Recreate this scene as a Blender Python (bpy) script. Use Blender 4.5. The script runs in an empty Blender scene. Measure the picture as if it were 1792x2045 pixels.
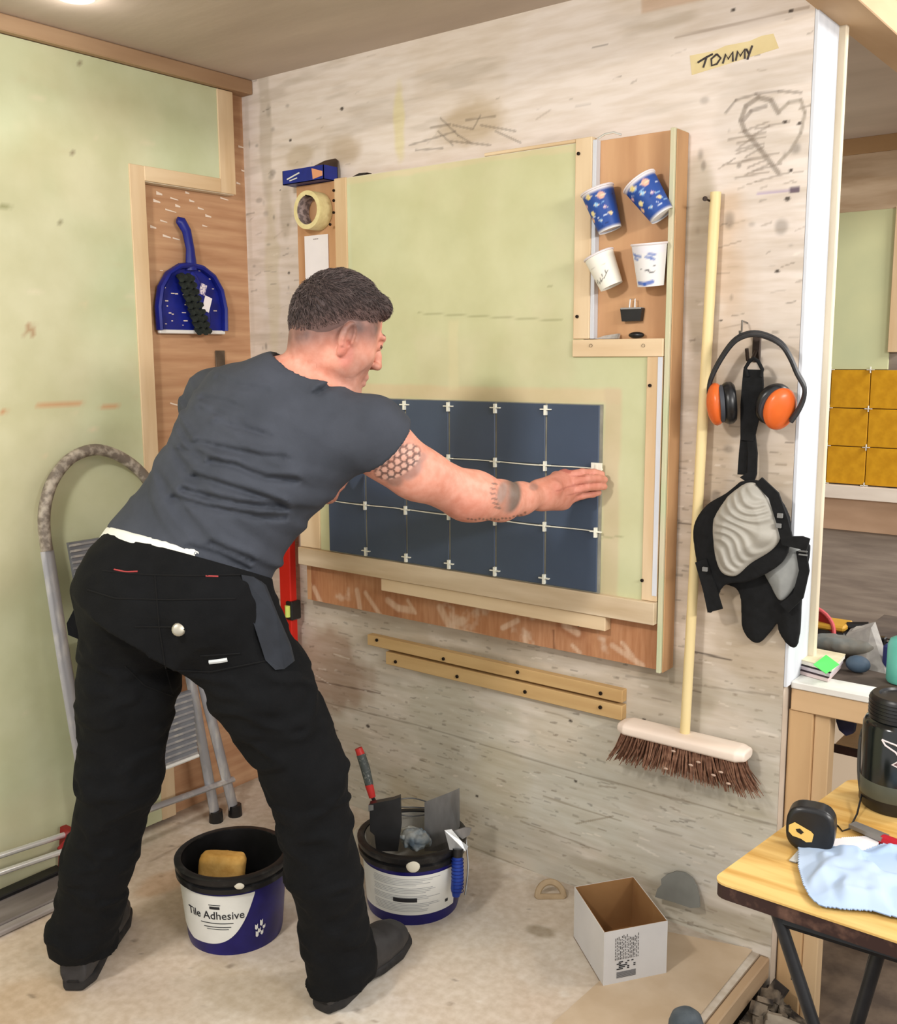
import bpy, bmesh, math, random
import numpy as np
from mathutils import Vector, Matrix
random.seed(7); RNG=np.random.RandomState(11)
C=bpy.context.scene.collection; SC=bpy.context.scene
# ---------------------------------------------------------------- camera
FP=2023.6; IW,IH=1792,2045
yaw,pit,rol=[math.radians(a) for a in (127.940,8.829,-0.313)]
_f=np.array([math.cos(yaw)*math.cos(pit),math.sin(yaw)*math.cos(pit),-math.sin(pit)])
_r0=np.array([math.sin(yaw),-math.cos(yaw),0.]); _u0=np.cross(_r0,_f)
_r=_r0*math.cos(rol)+_u0*math.sin(rol); _u=np.cross(_r,_f)
CAM=np.array([2.494,-2.182,1.4])
cd=bpy.data.cameras.new('camera'); co=bpy.data.objects.new('camera',cd); C.objects.link(co)
cd.sensor_fit='HORIZONTAL'; cd.sensor_width=36; cd.lens=FP/IW*36; cd.clip_start=.05
co.matrix_world=Matrix(((_r[0],_u[0],-_f[0],CAM[0]),(_r[1],_u[1],-_f[1],CAM[1]),(_r[2],_u[2],-_f[2],CAM[2]),(0,0,0,1)))
SC.camera=co
# ---------------------------------------------------------------- world, lamps, exposure
SC.view_settings.view_transform='Standard'; SC.view_settings.look='None'
SC.view_settings.gamma=1; SC.view_settings.use_curve_mapping=False; SC.view_settings.exposure=0.22
w=bpy.data.worlds.new('world'); SC.world=w; w.use_nodes=True
w.node_tree.nodes['Background'].inputs[0].default_value=(1.0,.985,.965,1); w.node_tree.nodes['Background'].inputs[1].default_value=.95
def area(name,loc,target,size,size_y,power,col=(1,.96,.91)):
    l=bpy.data.lights.new(name,'AREA'); l.shape='RECTANGLE'; l.size=size; l.size_y=size_y; l.energy=power; l.color=col
    o=bpy.data.objects.new(name,l); C.objects.link(o); o.location=loc
    o.rotation_euler=(Vector(target)-Vector(loc)).to_track_quat('-Z','Y').to_euler(); return o
area('workshop_light',(1.28,-2.2,2.17),(.95,0,.95),.22,.14,21)
area('workshop_light',(4.6,-1.5,2.19),(0.2,-.6,1.1),1.3,.2,62)
area('workshop_light',(3.6,1.2,2.7),(1.0,2.0,1.0),.9,.4,55)
# ---------------------------------------------------------------- pixel <-> wall helpers (pinhole of the camera above)
def ray(x,y): return _f+(x-IW/2)/FP*_r-(y-IH/2)/FP*_u
def at(x,y,ax,v):
    d=ray(x,y); i='XYZ'.index(ax); return CAM+d*((v-CAM[i])/d[i])
def atd(x,y,t): return CAM+ray(x,y)*t
def proj(P):
    d=np.asarray(P)-CAM; z=d@_f; return IW/2+FP*(d@_r)/z, IH/2-FP*(d@_u)/z
def V(*a): return np.array(a,float)
# ---------------------------------------------------------------- materials
def lin(c): return tuple((x/255/12.92 if x/255<=.04045 else ((x/255+.055)/1.055)**2.4) for x in c)
_M={}
def mat(name,col,col2=None,scale=20,stretch=(1,1,1),rough=.65,metal=0,bump=0,bscale=None,attr=False,detail=4,spec=.35,thresh=(.35,.65),emit=0,alpha=1):
    if name in _M: return _M[name]
    m=bpy.data.materials.new(name); m.use_nodes=True; nt=m.node_tree; N=nt.nodes; Lk=nt.links; b=N['Principled BSDF']
    b.inputs['Roughness'].default_value=rough; b.inputs['Metallic'].default_value=metal; b.inputs['Specular IOR Level'].default_value=spec
    c1=(*lin(col),1); b.inputs['Base Color'].default_value=c1
    tc=N.new('ShaderNodeTexCoord'); mp=N.new('ShaderNodeMapping'); mp.inputs['Scale'].default_value=stretch; Lk.new(tc.outputs['Object'],mp.inputs[0])
    nz=N.new('ShaderNodeTexNoise'); nz.inputs['Scale'].default_value=scale; nz.inputs['Detail'].default_value=detail; Lk.new(mp.outputs[0],nz.inputs['Vector'])
    if attr:
        a=N.new('ShaderNodeVertexColor'); a.layer_name='Col'
        if col2 is None: Lk.new(a.outputs[0],b.inputs['Base Color'])
        else:
            r=N.new('ShaderNodeValToRGB'); r.color_ramp.elements[0].position=thresh[0]; r.color_ramp.elements[1].position=thresh[1]
            r.color_ramp.elements[0].color=(*lin(col2),1); r.color_ramp.elements[1].color=(1,1,1,1); Lk.new(nz.outputs[0],r.inputs[0])
            x=N.new('ShaderNodeMix'); x.data_type='RGBA'; x.blend_type='MULTIPLY'; x.inputs[0].default_value=1
            Lk.new(a.outputs[0],x.inputs[6]); Lk.new(r.outputs[0],x.inputs[7]); Lk.new(x.outputs[2],b.inputs['Base Color'])
    elif col2 is not None:
        r=N.new('ShaderNodeValToRGB'); r.color_ramp.elements[0].position=thresh[0]; r.color_ramp.elements[1].position=thresh[1]
        r.color_ramp.elements[0].color=c1; r.color_ramp.elements[1].color=(*lin(col2),1); Lk.new(nz.outputs[0],r.inputs[0]); Lk.new(r.outputs[0],b.inputs['Base Color'])
    if bump:
        n2=nz
        if bscale:
            n2=N.new('ShaderNodeTexNoise'); n2.inputs['Scale'].default_value=bscale; n2.inputs['Detail'].default_value=3; Lk.new(mp.outputs[0],n2.inputs['Vector'])
        bp=N.new('ShaderNodeBump'); bp.inputs['Strength'].default_value=bump; bp.inputs['Distance'].default_value=.004
        Lk.new(n2.outputs[0],bp.inputs['Height']); Lk.new(bp.outputs[0],b.inputs['Normal'])
    if emit: b.inputs['Emission Color'].default_value=c1; b.inputs['Emission Strength'].default_value=emit
    if alpha<1: b.inputs['Alpha'].default_value=alpha
    _M[name]=m; return m
pine=lambda ax: mat('pine_'+ax,(226,203,168),(204,174,134),14,{'x':(.12,1,1),'y':(1,.12,1),'z':(1,1,.12)}[ax],rough=.6,bump=.15)
M_DARK=mat('black_plastic',(14,14,15),(24,24,26),30,rough=.35,spec=.5)
M_BLACKCLOTH=mat('black_cloth',(10,11,12),(18,19,21),60,rough=.9,bump=.3)
M_STEEL=mat('brushed_steel',(170,170,168),(140,140,138),40,(1,1,.1),rough=.3,metal=.9)
M_ALU=mat('scuffed_aluminium',(168,168,172),(205,203,198),35,(1,1,.3),rough=.42,metal=.55,thresh=(.5,.72))
M_WHITE=mat('white_plastic',(235,235,230),(222,222,216),20,rough=.5)
M_PAPER=mat('white_paper',(238,233,234),(228,224,226),6,rough=.8)
M_NAIL=mat('dark_nail',(60,50,45),rough=.4,metal=.7)
# ---------------------------------------------------------------- mesh collecting
def basis(d,up=(0,0,1)):
    d=np.array(d,float); d/=np.linalg.norm(d); up=np.array(up,float)
    if abs(d@up)>.98: up=np.array([1.,0,0])
    x=np.cross(up,d); x/=np.linalg.norm(x); return x,np.cross(d,x),d
class MB:
    def __init__(s): s.v=[]; s.f=[]; s.smooth=[]; s.col=None
    def add(s,vs,fs,smooth=False):
        o=len(s.v); s.v+= [tuple(map(float,p)) for p in vs]; s.f+=[tuple(i+o for i in f) for f in fs]; s.smooth+=[smooth]*len(fs); return s
    def box(s,lo,hi,ch=0.0,R=None,o=(0,0,0)):
        lo=np.array(lo,float); hi=np.array(hi,float); c=(lo+hi)/2; h=(hi-lo)/2; ch=min(ch,h.min()*.6)
        if ch<=0:
            vs=[c+h*V(x,y,z) for x in(-1,1) for y in(-1,1) for z in(-1,1)]
            fs=[(0,1,3,2),(4,6,7,5),(0,4,5,1),(2,3,7,6),(0,2,6,4),(1,5,7,3)]
        else:
            bm=bmesh.new(); bmesh.ops.create_cube(bm,size=2)
            for v in bm.verts: v.co=Vector([v.co[i]*h[i] for i in range(3)])
            bmesh.ops.bevel(bm,geom=list(bm.edges),offset=ch,segments=1,affect='EDGES')
            vs=[np.array(v.co)+c for v in bm.verts]; fs=[[v.index for v in f.verts] for f in bm.faces]; bm.free()
        if R is not None: vs=[np.array(R)@v+np.array(o) for v in vs]
        return s.add(vs,fs)
    def prism(s,poly,ext,smooth=False):
        n=len(poly); poly=[np.array(p,float) for p in poly]; ext=np.array(ext,float)
        vs=poly+[p+ext for p in poly]; fs=[tuple(range(n))[::-1],tuple(range(n,2*n))]
        s.add(vs,fs); o=len(s.v)-2*n
        fq=[(o+i,o+(i+1)%n,o+n+(i+1)%n,o+n+i) for i in range(n)]; s.f+=fq; s.smooth+=[smooth]*n; return s
    def tube(s,pts,r,seg=10,caps=True,up=(0,0,1),flat=1.0,closed=False):
        pts=[np.array(p,float) for p in pts]; n=len(pts); rs=r if hasattr(r,'__len__') else [r]*n; vs=[]; prev=None
        for i,p in enumerate(pts):
            if closed: d=pts[(i+1)%n]-pts[i-1]
            else: d=pts[min(i+1,n-1)]-pts[max(i-1,0)]
            x,y,dd=basis(d,up if prev is None else prev); prev=y
            for k in range(seg):
                a=2*math.pi*k/seg; vs.append(p+rs[i]*(math.cos(a)*x+math.sin(a)*y*flat))
        fs=[(i*seg+k,i*seg+(k+1)%seg,((i+1)%n)*seg+(k+1)%seg,((i+1)%n)*seg+k) for i in range(n if closed else n-1) for k in range(seg)]
        if caps and not closed: fs+=[tuple(range(seg))[::-1],tuple((n-1)*seg+k for k in range(seg))]
        return s.add(vs,fs,True)
    def lathe(s,prof,o,axis=(0,0,1),seg=36,a0=0,a1=2*math.pi,up=(1,0,0),sx=1.0):
        x,y,d=basis(axis,up); o=np.array(o,float); full=abs(a1-a0-2*math.pi)<1e-6; ns=seg if full else seg+1; vs=[]
        for (r,h) in prof:
            for k in range(ns):
                a=a0+(a1-a0)*k/seg; vs.append(o+d*h+r*(math.cos(a)*x*sx+math.sin(a)*y))
        m=len(prof); fs=[]
        for i in range(m-1):
            for k in range(seg):
                k2=(k+1)%ns if full else k+1; fs.append((i*ns+k,i*ns+k2,(i+1)*ns+k2,(i+1)*ns+k))
        return s.add(vs,fs,True)
    def ell(s,c,r,R=None,seg=20,rings=12):
        c=np.array(c,float); R=np.eye(3) if R is None else np.array(R); vs=[]
        for i in range(rings+1):
            t=math.pi*i/rings
            for k in range(seg):
                a=2*math.pi*k/seg; vs.append(c+R@(np.array(r)*V(math.sin(t)*math.cos(a),math.sin(t)*math.sin(a),math.cos(t))))
        fs=[(i*seg+k,(i+1)*seg+k,(i+1)*seg+(k+1)%seg,i*seg+(k+1)%seg) for i in range(rings) for k in range(seg)]
        return s.add(vs,fs,True)
    def grid(s,P,smooth=True):            # P: (n,m,3)
        n,m=P.shape[:2]; fs=[(i*m+j,(i+1)*m+j,(i+1)*m+j+1,i*m+j+1) for i in range(n-1) for j in range(m-1)]
        return s.add(P.reshape(-1,3),fs,smooth)
    def build(s,name,m,parent=None,origin=None):
        me=bpy.data.meshes.new(name); vs=np.array(s.v)
        wo=np.zeros(3)
        if parent is not None: wo=np.array(parent.get('_o',(0,0,0)))
        elif origin is not None: wo=np.array(origin,float)
        me.from_pydata([tuple(p) for p in vs-wo],[],s.f)
        me.polygons.foreach_set('use_smooth',s.smooth); me.validate(verbose=False)
        bm=bmesh.new(); bm.from_mesh(me); bmesh.ops.remove_doubles(bm,verts=bm.verts,dist=1e-6); bmesh.ops.recalc_face_normals(bm,faces=bm.faces); bm.to_mesh(me); bm.free()
        if any(s.smooth): me.set_sharp_from_angle(angle=math.radians(40))
        return link(name,me,m,parent,wo)
def link(name,me,m,parent,wo):
    if m is not None: me.materials.append(m)
    o=bpy.data.objects.new(name,me); C.objects.link(o)
    if parent is None: o.location=wo
    else: o.parent=parent
    o['_o']=tuple(float(a) for a in wo); return o
def npmesh(name,Vs,Fs,m,parent=None,origin=(0,0,0),cols=None,smooth=True):
    me=bpy.data.meshes.new(name); wo=np.array(parent['_o'] if parent is not None else origin,float); Vs=np.asarray(Vs,np.float32)-wo.astype(np.float32)
    Fs=np.asarray(Fs,np.int32); k=Fs.shape[1]; me.vertices.add(len(Vs)); me.vertices.foreach_set('co',Vs.ravel().astype(np.float32))
    me.loops.add(Fs.size); me.loops.foreach_set('vertex_index',Fs.ravel()); me.polygons.add(len(Fs))
    me.polygons.foreach_set('loop_start',np.arange(0,Fs.size,k,dtype=np.int32)); me.polygons.foreach_set('use_smooth',np.full(len(Fs),smooth)); me.update(calc_edges=True)
    if cols is not None:
        a=me.color_attributes.new('Col','FLOAT_COLOR','POINT'); c4=np.ones((len(Vs),4),np.float32); c4[:,:3]=cols; a.data.foreach_set('color',c4.ravel())
    return link(name,me,m,parent,wo)
def tag(o,label=None,cat=None,group=None,kind=None):
    if label: o['label']=label
    if cat: o['category']=cat
    if group: o['group']=group
    if kind: o['kind']=kind
    return o
def thing(name,label,cat,loc=(0,0,0),group=None):
    o=bpy.data.objects.new(name,None); C.objects.link(o); o.location=tuple(float(a) for a in loc); o['_o']=tuple(float(a) for a in loc); o.empty_display_size=.05
    return tag(o,label,cat,group)
def copyobj(o,parent=None,delta=(0,0,0)):
    c=o.copy(); C.objects.link(c)
    if parent is not None: c.parent=parent
    c.location=o.location+Vector([float(a) for a in delta]); return c
# ---------------------------------------------------------------- numpy noise and painting
def vnoise(P,seed=0):
    P=np.asarray(P,np.float64); i=np.floor(P).astype(np.int64); f=P-i; f=f*f*(3-2*f)
    def h(ix):
        n=ix[...,0]*374761393+ix[...,1]*668265263+(ix[...,2]*2147483647 if P.shape[-1]>2 else 0)+seed*144665
        n=(n^(n>>13))*1274126177; n=n^(n>>16); return (n&0xffff)/65535.
    out=0; D=P.shape[-1]
    for c in range(2**D):
        off=[(c>>k)&1 for k in range(D)]; wt=1
        for k in range(D): wt=wt*(f[...,k] if off[k] else 1-f[...,k])
        out=out+wt*h(i+np.array(off))
    return out
def fbm(P,seed=0,oct=4):
    t=0;a=1;s=0; P=np.asarray(P)
    for o in range(oct): t=t+a*vnoise(P*(2**o),seed+o*17); s+=a; a*=.5
    return t/s
def sstep(a,b,x): t=np.clip((x-a)/(b-a),0,1); return t*t*(3-2*t)
class Canvas:                       # colours over points (n,2) of a flat surface, in metres
    def __init__(s,uv,col):
        s.uv=uv; nv=int((np.diff(uv[:,0])==0).argmin())+1; n=len(uv); s.shape=(n//nv,nv,uv[0,0],uv[0,1],(uv[-1,0]-uv[0,0])/max(n//nv-1,1),(uv[-1,1]-uv[0,1])/(nv-1)) if nv>1 and n%nv==0 else None
        s.c=np.tile(np.array(lin(col)),(len(uv),1))
    def mix(s,m,col): m=np.clip(m,0,1)[:,None]; s.c=s.c*(1-m)+np.array(lin(col))*m
    def mul(s,m): s.c=s.c*m[:,None]
    def noise(s,col,sc,lo,hi,amt,seed=0,st=(1,1),oct=4): s.mix(amt*sstep(lo,hi,fbm(s.uv*np.array(st)*sc,seed,oct)),col)
    def blob(s,c,r,col,amt=1,soft=.4,warp=.35,seed=1):
        k=np.where((np.abs(s.uv-np.array(c))<np.array(r)*(1.1+soft*.3+warp)).all(1))[0]
        if not len(k): return
        d=(s.uv[k]-np.array(c))/np.array(r); q=np.hypot(d[:,0],d[:,1])+warp*(fbm(s.uv[k]*14,seed,3)-.5)*2; m=(amt*(1-sstep(1-soft,1+soft*.3,q)))[:,None]; s.c[k]=s.c[k]*(1-m)+np.array(lin(col))*m
    def rect(s,lo,hi,col,amt=1,soft=.004,wav=0,seed=3):
        n=(fbm(s.uv*9,seed)-.5)*wav; u,v=s.uv[:,0]+n,s.uv[:,1]+n
        m=sstep(lo[0]-soft,lo[0]+soft,u)*(1-sstep(hi[0]-soft,hi[0]+soft,u))*sstep(lo[1]-soft,lo[1]+soft,v)*(1-sstep(hi[1]-soft,hi[1]+soft,v)); s.mix(amt*m,col)
    def line(s,pts,wd,col,amt=1):
        pts=[np.array(p) for p in pts]
        for a,b in zip(pts[:-1],pts[1:]):
            lo=np.minimum(a,b)-wd*2; hi=np.maximum(a,b)+wd*2
            if s.shape is not None:
                nu,nv,u0,v0,du,dv=s.shape; i0=max(int((lo[0]-u0)/du),0); i1=min(int((hi[0]-u0)/du)+2,nu); j0=max(int((lo[1]-v0)/dv),0); j1=min(int((hi[1]-v0)/dv)+2,nv)
                if i1<=i0 or j1<=j0: continue
                k=(np.arange(i0,i1)[:,None]*nv+np.arange(j0,j1)[None,:]).ravel()
            else: k=np.where(((s.uv>lo)&(s.uv<hi)).all(1))[0]
            if not len(k): continue
            d=b-a; q=s.uv[k]-a; t=np.clip(q@d/(d@d+1e-12),0,1); e=np.hypot(*(q-t[:,None]*d).T)
            m=(amt*(1-sstep(wd*.45,wd,e)))[:,None]; s.c[k]=s.c[k]*(1-m)+np.array(lin(col))*m
def planegrid(u0,u1,v0,v1,h,fn):
    nu=int((u1-u0)/h)+1; nv=int((v1-v0)/h)+1; U,W=np.meshgrid(np.linspace(u0,u1,nu),np.linspace(v0,v1,nv),indexing='ij')
    uv=np.stack([U.ravel(),W.ravel()],1); i=np.arange(nu*nv).reshape(nu,nv)
    F=np.stack([i[:-1,:-1].ravel(),i[1:,:-1].ravel(),i[1:,1:].ravel(),i[:-1,1:].ravel()],1); return uv,fn(uv),F
# ---------------------------------------------------------------- signed-distance sculpting (surface nets)
class Field:
    def __init__(s,lo,hi,h):
        s.lo=np.array(lo,float); s.h=h; s.n=(np.ceil((np.array(hi)-s.lo)/h).astype(int)+1); s.d=np.full(s.n,.05,np.float32)
    def sl(s,lo,hi,m=.05):
        a=np.clip(np.floor((np.array(lo)-m-s.lo)/s.h).astype(int),0,s.n); b=np.clip(np.ceil((np.array(hi)+m-s.lo)/s.h).astype(int)+1,0,s.n)
        if (b<=a).any(): return None,None
        ax=[s.lo[i]+s.h*np.arange(a[i],b[i]) for i in range(3)]
        return (slice(a[0],b[0]),slice(a[1],b[1]),slice(a[2],b[2])), np.stack(np.meshgrid(*ax,indexing='ij'),-1)
    def comb(s,S,d,k,op):
        o=s.d[S]
        if op=='u': 
            if k>0: hh=np.clip(.5+.5*(d-o)/k,0,1); s.d[S]=d*(1-hh)+o*hh-k*hh*(1-hh)
            else: s.d[S]=np.minimum(o,d)
        else:
            d=-d
            if k>0: hh=np.clip(.5-.5*(d-o)/k,0,1); s.d[S]=d*(1-hh)+o*hh+k*hh*(1-hh)
            else: s.d[S]=np.maximum(o,d)
    def cone(s,a,b,ra,rb,k=.02,op='u'):
        a=np.array(a,float);b=np.array(b,float); R=max(ra,rb); S,P=s.sl(np.minimum(a,b)-R,np.maximum(a,b)+R)
        if S is None: return s
        d=b-a; q=P-a; t=np.clip((q@d)/(d@d+1e-12),0,1); e=np.sqrt(((q-t[...,None]*d)**2).sum(-1)); s.comb(S,e-(ra+(rb-ra)*t),k,op); return s
    def chain(s,pts,rs,k=.02,op='u'):
        for i in range(len(pts)-1): s.cone(pts[i],pts[i+1],rs[i],rs[i+1],k,op)
        return s
    def ell(s,c,r,R=None,k=.02,op='u'):
        c=np.array(c,float); r=np.array(r,float); m=r.max(); S,P=s.sl(c-m,c+m)
        if S is None: return s
        q=(P-c) if R is None else (P-c)@np.array(R)          # R columns = local axes
        k0=np.sqrt(((q/r)**2).sum(-1)); k1=np.sqrt(((q/r**2)**2).sum(-1))+1e-9; s.comb(S,k0*(k0-1)/k1,k,op); return s
    def loft(s,o,R,keys,k=.02,op='u',p=2.2):      # keys: (s,cx,cy,w,d) along local z
        o=np.array(o,float); R=np.array(R); K=np.array(keys,float)
        ends=[o+R@V(q[1]+sx*q[3],q[2]+sy*q[4],q[0]) for q in K for sx in(-1,1) for sy in(-1,1)]
        S,P=s.sl(np.min(ends,0),np.max(ends,0))
        if S is None: return s
        q=(P-o)@R; z=q[...,2]; g=[np.interp(z,K[:,0],K[:,i]) for i in range(1,5)]
        x=(q[...,0]-g[0])/g[2]; y=(q[...,1]-g[1])/g[3]; e=((np.abs(x)**p+np.abs(y)**p)**(1/p)-1)*np.minimum(g[2],g[3])
        zo=np.maximum(K[0,0]-z,z-K[-1,0]); d=np.where(zo>0,np.sqrt(np.maximum(e,0)**2+zo**2),np.maximum(e,zo)); s.comb(S,d,k,op); return s
    def cut(s,o,n):                                # removes the side n points to
        S,P=s.sl(s.lo,s.lo+s.n*s.h); n=np.array(n,float); n/=np.linalg.norm(n); s.d=np.maximum(s.d,((P-np.array(o))@n).astype(np.float32)); return s
    def displace(s,fn): S,P=s.sl(s.lo,s.lo+s.n*s.h); b=np.abs(s.d)<.045; s.d[b]+=fn(P[b]).astype(np.float32); return s
    def mesh(s,keep=None):
        D=s.d; I=D<0; n=D.shape; c=[D[i:n[0]-1+i,j:n[1]-1+j,k:n[2]-1+k] for i in(0,1) for j in(0,1) for k in(0,1)]
        ci=[q<0 for q in c]; sm=sum(q.astype(np.int8) for q in ci); act=(sm>0)&(sm<8); idx=np.argwhere(act); m=len(idx)
        vid=np.full(act.shape,-1,np.int32); vid[act]=np.arange(m); acc=np.zeros((m,3)); cnt=np.zeros(m); cv=[q[act] for q in c]
        cor=[(i,j,k) for i in(0,1) for j in(0,1) for k in(0,1)]
        for a in range(8):
            for b in range(a+1,8):
                dd=[cor[b][q]-cor[a][q] for q in range(3)]
                if sum(map(abs,dd))!=1: continue
                va,vb=cv[a],cv[b]; x=(va<0)!=(vb<0); t=np.where(x,va/(va-vb+1e-20),0)
                acc+=np.where(x[:,None],np.array(cor[a])+t[:,None]*np.array(dd),0); cnt+=x
        Vs=s.lo+s.h*(idx+acc/cnt[:,None]); Fs=[]
        for ax in range(3):
            sl0=[slice(1,n[i]-1) for i in range(3)]; sl1=list(sl0); sl0[ax]=slice(0,n[ax]-1); sl1[ax]=slice(1,n[ax])
            A=I[tuple(sl0)];B=I[tuple(sl1)]
            for flip in (0,1):
                e=np.argwhere((A&~B) if not flip else (~A&B)); 
                if not len(e): continue
                for i in range(3):
                    if i!=ax: e[:,i]+=1
                o1,o2=[(ax+1)%3,(ax+2)%3]; q=[]
                for (p1,p2) in ((0,0),(-1,0),(-1,-1),(0,-1)):
                    f=e.copy(); f[:,o1]+=p1; f[:,o2]+=p2; q.append(vid[f[:,0],f[:,1],f[:,2]])
                q=np.stack(q,1); Fs.append(q[:, ::-1] if flip else q)
        Fs=np.concatenate(Fs); Fs=Fs[(Fs>=0).all(1)]
        if keep is not None:
            Fs=Fs[keep(Vs[Fs].mean(1))]; u,inv=np.unique(Fs,return_inverse=True); Vs=Vs[u]; Fs=inv.reshape(-1,4)
        return Vs,Fs
def joinm(L):
    Vs=[];Fs=[];o=0
    for v,f in L: Vs.append(v);Fs.append(f+o);o+=len(v)
    return np.concatenate(Vs),np.concatenate(Fs)
def text_mesh(txt,size,conv,name,m,parent,align='CENTER',thick=.0008,bold=0):
    cu=bpy.data.curves.new('t','FONT'); cu.body=txt; cu.size=size; cu.align_x=align; cu.extrude=thick; cu.offset=bold; cu.resolution_u=3
    o=bpy.data.objects.new('t',cu); C.objects.link(o); dg=bpy.context.evaluated_depsgraph_get(); me=bpy.data.meshes.new_from_object(o.evaluated_get(dg))
    bpy.data.objects.remove(o); bm=bmesh.new(); bm.from_mesh(me); bmesh.ops.triangulate(bm,faces=bm.faces)
    for e in range(2):
        L=[e for e in bm.edges if e.calc_length()>size*.35]
        if L: bmesh.ops.subdivide_edges(bm,edges=L,cuts=1); bmesh.ops.triangulate(bm,faces=bm.faces)
    vs=[conv(v.co.x,v.co.y,v.co.z) for v in bm.verts]; fs=[[v.index for v in f.verts] for f in bm.faces]; bm.free(); bpy.data.meshes.remove(me)
    return MB().add(vs,fs).build(name,m,parent)

def screws(pts,parent,ax,r=.004,name='screw_head'):
    o=None
    for p in pts:
        rr=r
        if len(p)==2: rr=p[1]; p=p[0]
        p=np.array(p)
        if o is None: o=MB().lathe([(0.0001,0),(rr,0),(rr,.003)],p,ax,8).build(name,M_NAIL,parent); p0=p
        else: copyobj(o,parent,p-p0)

def sm(P,k=4):                      # Catmull-Rom
    P=[np.array(p,float) for p in P]; Q=[P[0]]+P+[P[-1]]; out=[]
    for i in range(1,len(Q)-2):
        for j in range(k):
            t=j/k; a,b,c,d=Q[i-1:i+3]; out.append(.5*((2*b)+(c-a)*t+(2*a-5*b+4*c-d)*t*t+(3*b-a-3*c+d)*t**3))
    return out+[P[-1]]
# ================================================================ THE SETTING
CEIL=2.221; WX=1.742
wb=lambda x,y: at(x,y,'Y',0)[[0,2]]
M_plaster=mat('plaster_skim',(255,255,255),(243,240,235),26,(.30,1,2.2),rough=.85,bump=.10,attr=True,detail=6,thresh=(.36,.6))
M_greenb=mat('green_plasterboard',(255,255,255),(240,240,232),6,rough=.9,attr=True)
M_floor=mat('dusty_floor',(255,255,255),(238,234,228),45,rough=.8,bump=.15,attr=True)
# right wall -------------------------------------------------------
wr=MB().box((-.06,.003,-.15),(WX,.13,CEIL)).build('wall_right',mat('wall_core',(214,200,184),(196,182,164),8,rough=.85))
tag(wr,'scuffed plastered partition wall with peeling paint and pencil marks',kind='structure')
uv,P,F=planegrid(0,WX,0,CEIL,.0033,lambda q: np.stack([q[:,0],np.zeros(len(q)),q[:,1]],1))
cv=Canvas(uv,(228,218,210))
z=uv[:,1]
cv.mix(.9*(1-sstep(1.25,1.75,z+.25*(fbm(uv*5,4)-.5))),(200,186,170))
cv.mix(.85*(1-sstep(.45,.75,z+.2*(fbm(uv*4,5)-.5))),(198,194,180))
cv.noise((214,200,182),3.5,.5,.68,.4,21,(1,1.3)); cv.noise((226,216,206),5,.55,.7,.5,22,(1,1.6))
cv.noise((176,164,148),6,.58,.75,.35,23,(.6,4)); cv.mix(.2*(1-sstep(.9,1.3,z))*sstep(.5,.62,fbm(uv*np.array([2,18]),24)),(140,130,112))
for (x,y,rx,ry,c,a) in [(940,245,.14,.06,(190,172,146),.8),(690,300,.07,.055,(190,172,148),.75),(600,315,.06,.035,(192,176,152),.7),(530,250,.03,.3,(196,186,172),.7),
    (545,560,.035,.3,(206,196,170),.6),(570,420,.03,.1,(176,164,144),.5),(797,235,.025,.11,(222,212,162),.7),(1460,500,.05,.16,(206,182,158),.7),(1480,600,.05,.2,(200,180,160),.5),(1540,480,.08,.2,(214,202,192),.6),
    (1390,420,.05,.14,(176,166,146),.7),(1400,560,.04,.25,(168,156,136),.7),(1420,900,.05,.3,(190,170,146),.5),(1500,1150,.15,.25,(184,166,142),.5),(1530,1300,.12,.1,(176,160,136),.5),(1330,1330,.1,.05,(160,148,128),.6),
    (1000,1330,.35,.035,(150,140,122),.6),(1350,1370,.12,.05,(156,146,128),.6),(660,1330,.16,.16,(160,132,110),.7),(620,1450,.12,.12,(186,160,132),.7),(540,1560,.09,.05,(190,148,116),.9),
    (900,1490,.28,.07,(196,190,176),.6),(820,1620,.1,.12,(180,164,136),.5),(1150,1600,.25,.14,(196,194,182),.7),(1000,1560,.1,.12,(184,176,152),.5),(1400,1700,.2,.1,(194,190,180),.6),(1500,1560,.1,.1,(190,184,166),.6),
    (1480,1850,.12,.03,(170,158,138),.6),(1330,1780,.3,.025,(164,152,134),.5),(700,1000,.02,.02,(90,60,50),.3),(1500,230,.1,.1,(206,196,186),.5)]:
    cv.blob(wb(x,y),(rx,ry),c,a,seed=int(x))
cv.rect((wb(1280,90)[0],2.155),(WX,CEIL),(206,180,158),.85,.004,.006)
cv.line([wb(1350,75),wb(1616,14)],.004,(150,130,112),.5)
cv.line([wb(492,200),wb(506,700)],.012,(206,196,184),.5)
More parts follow.
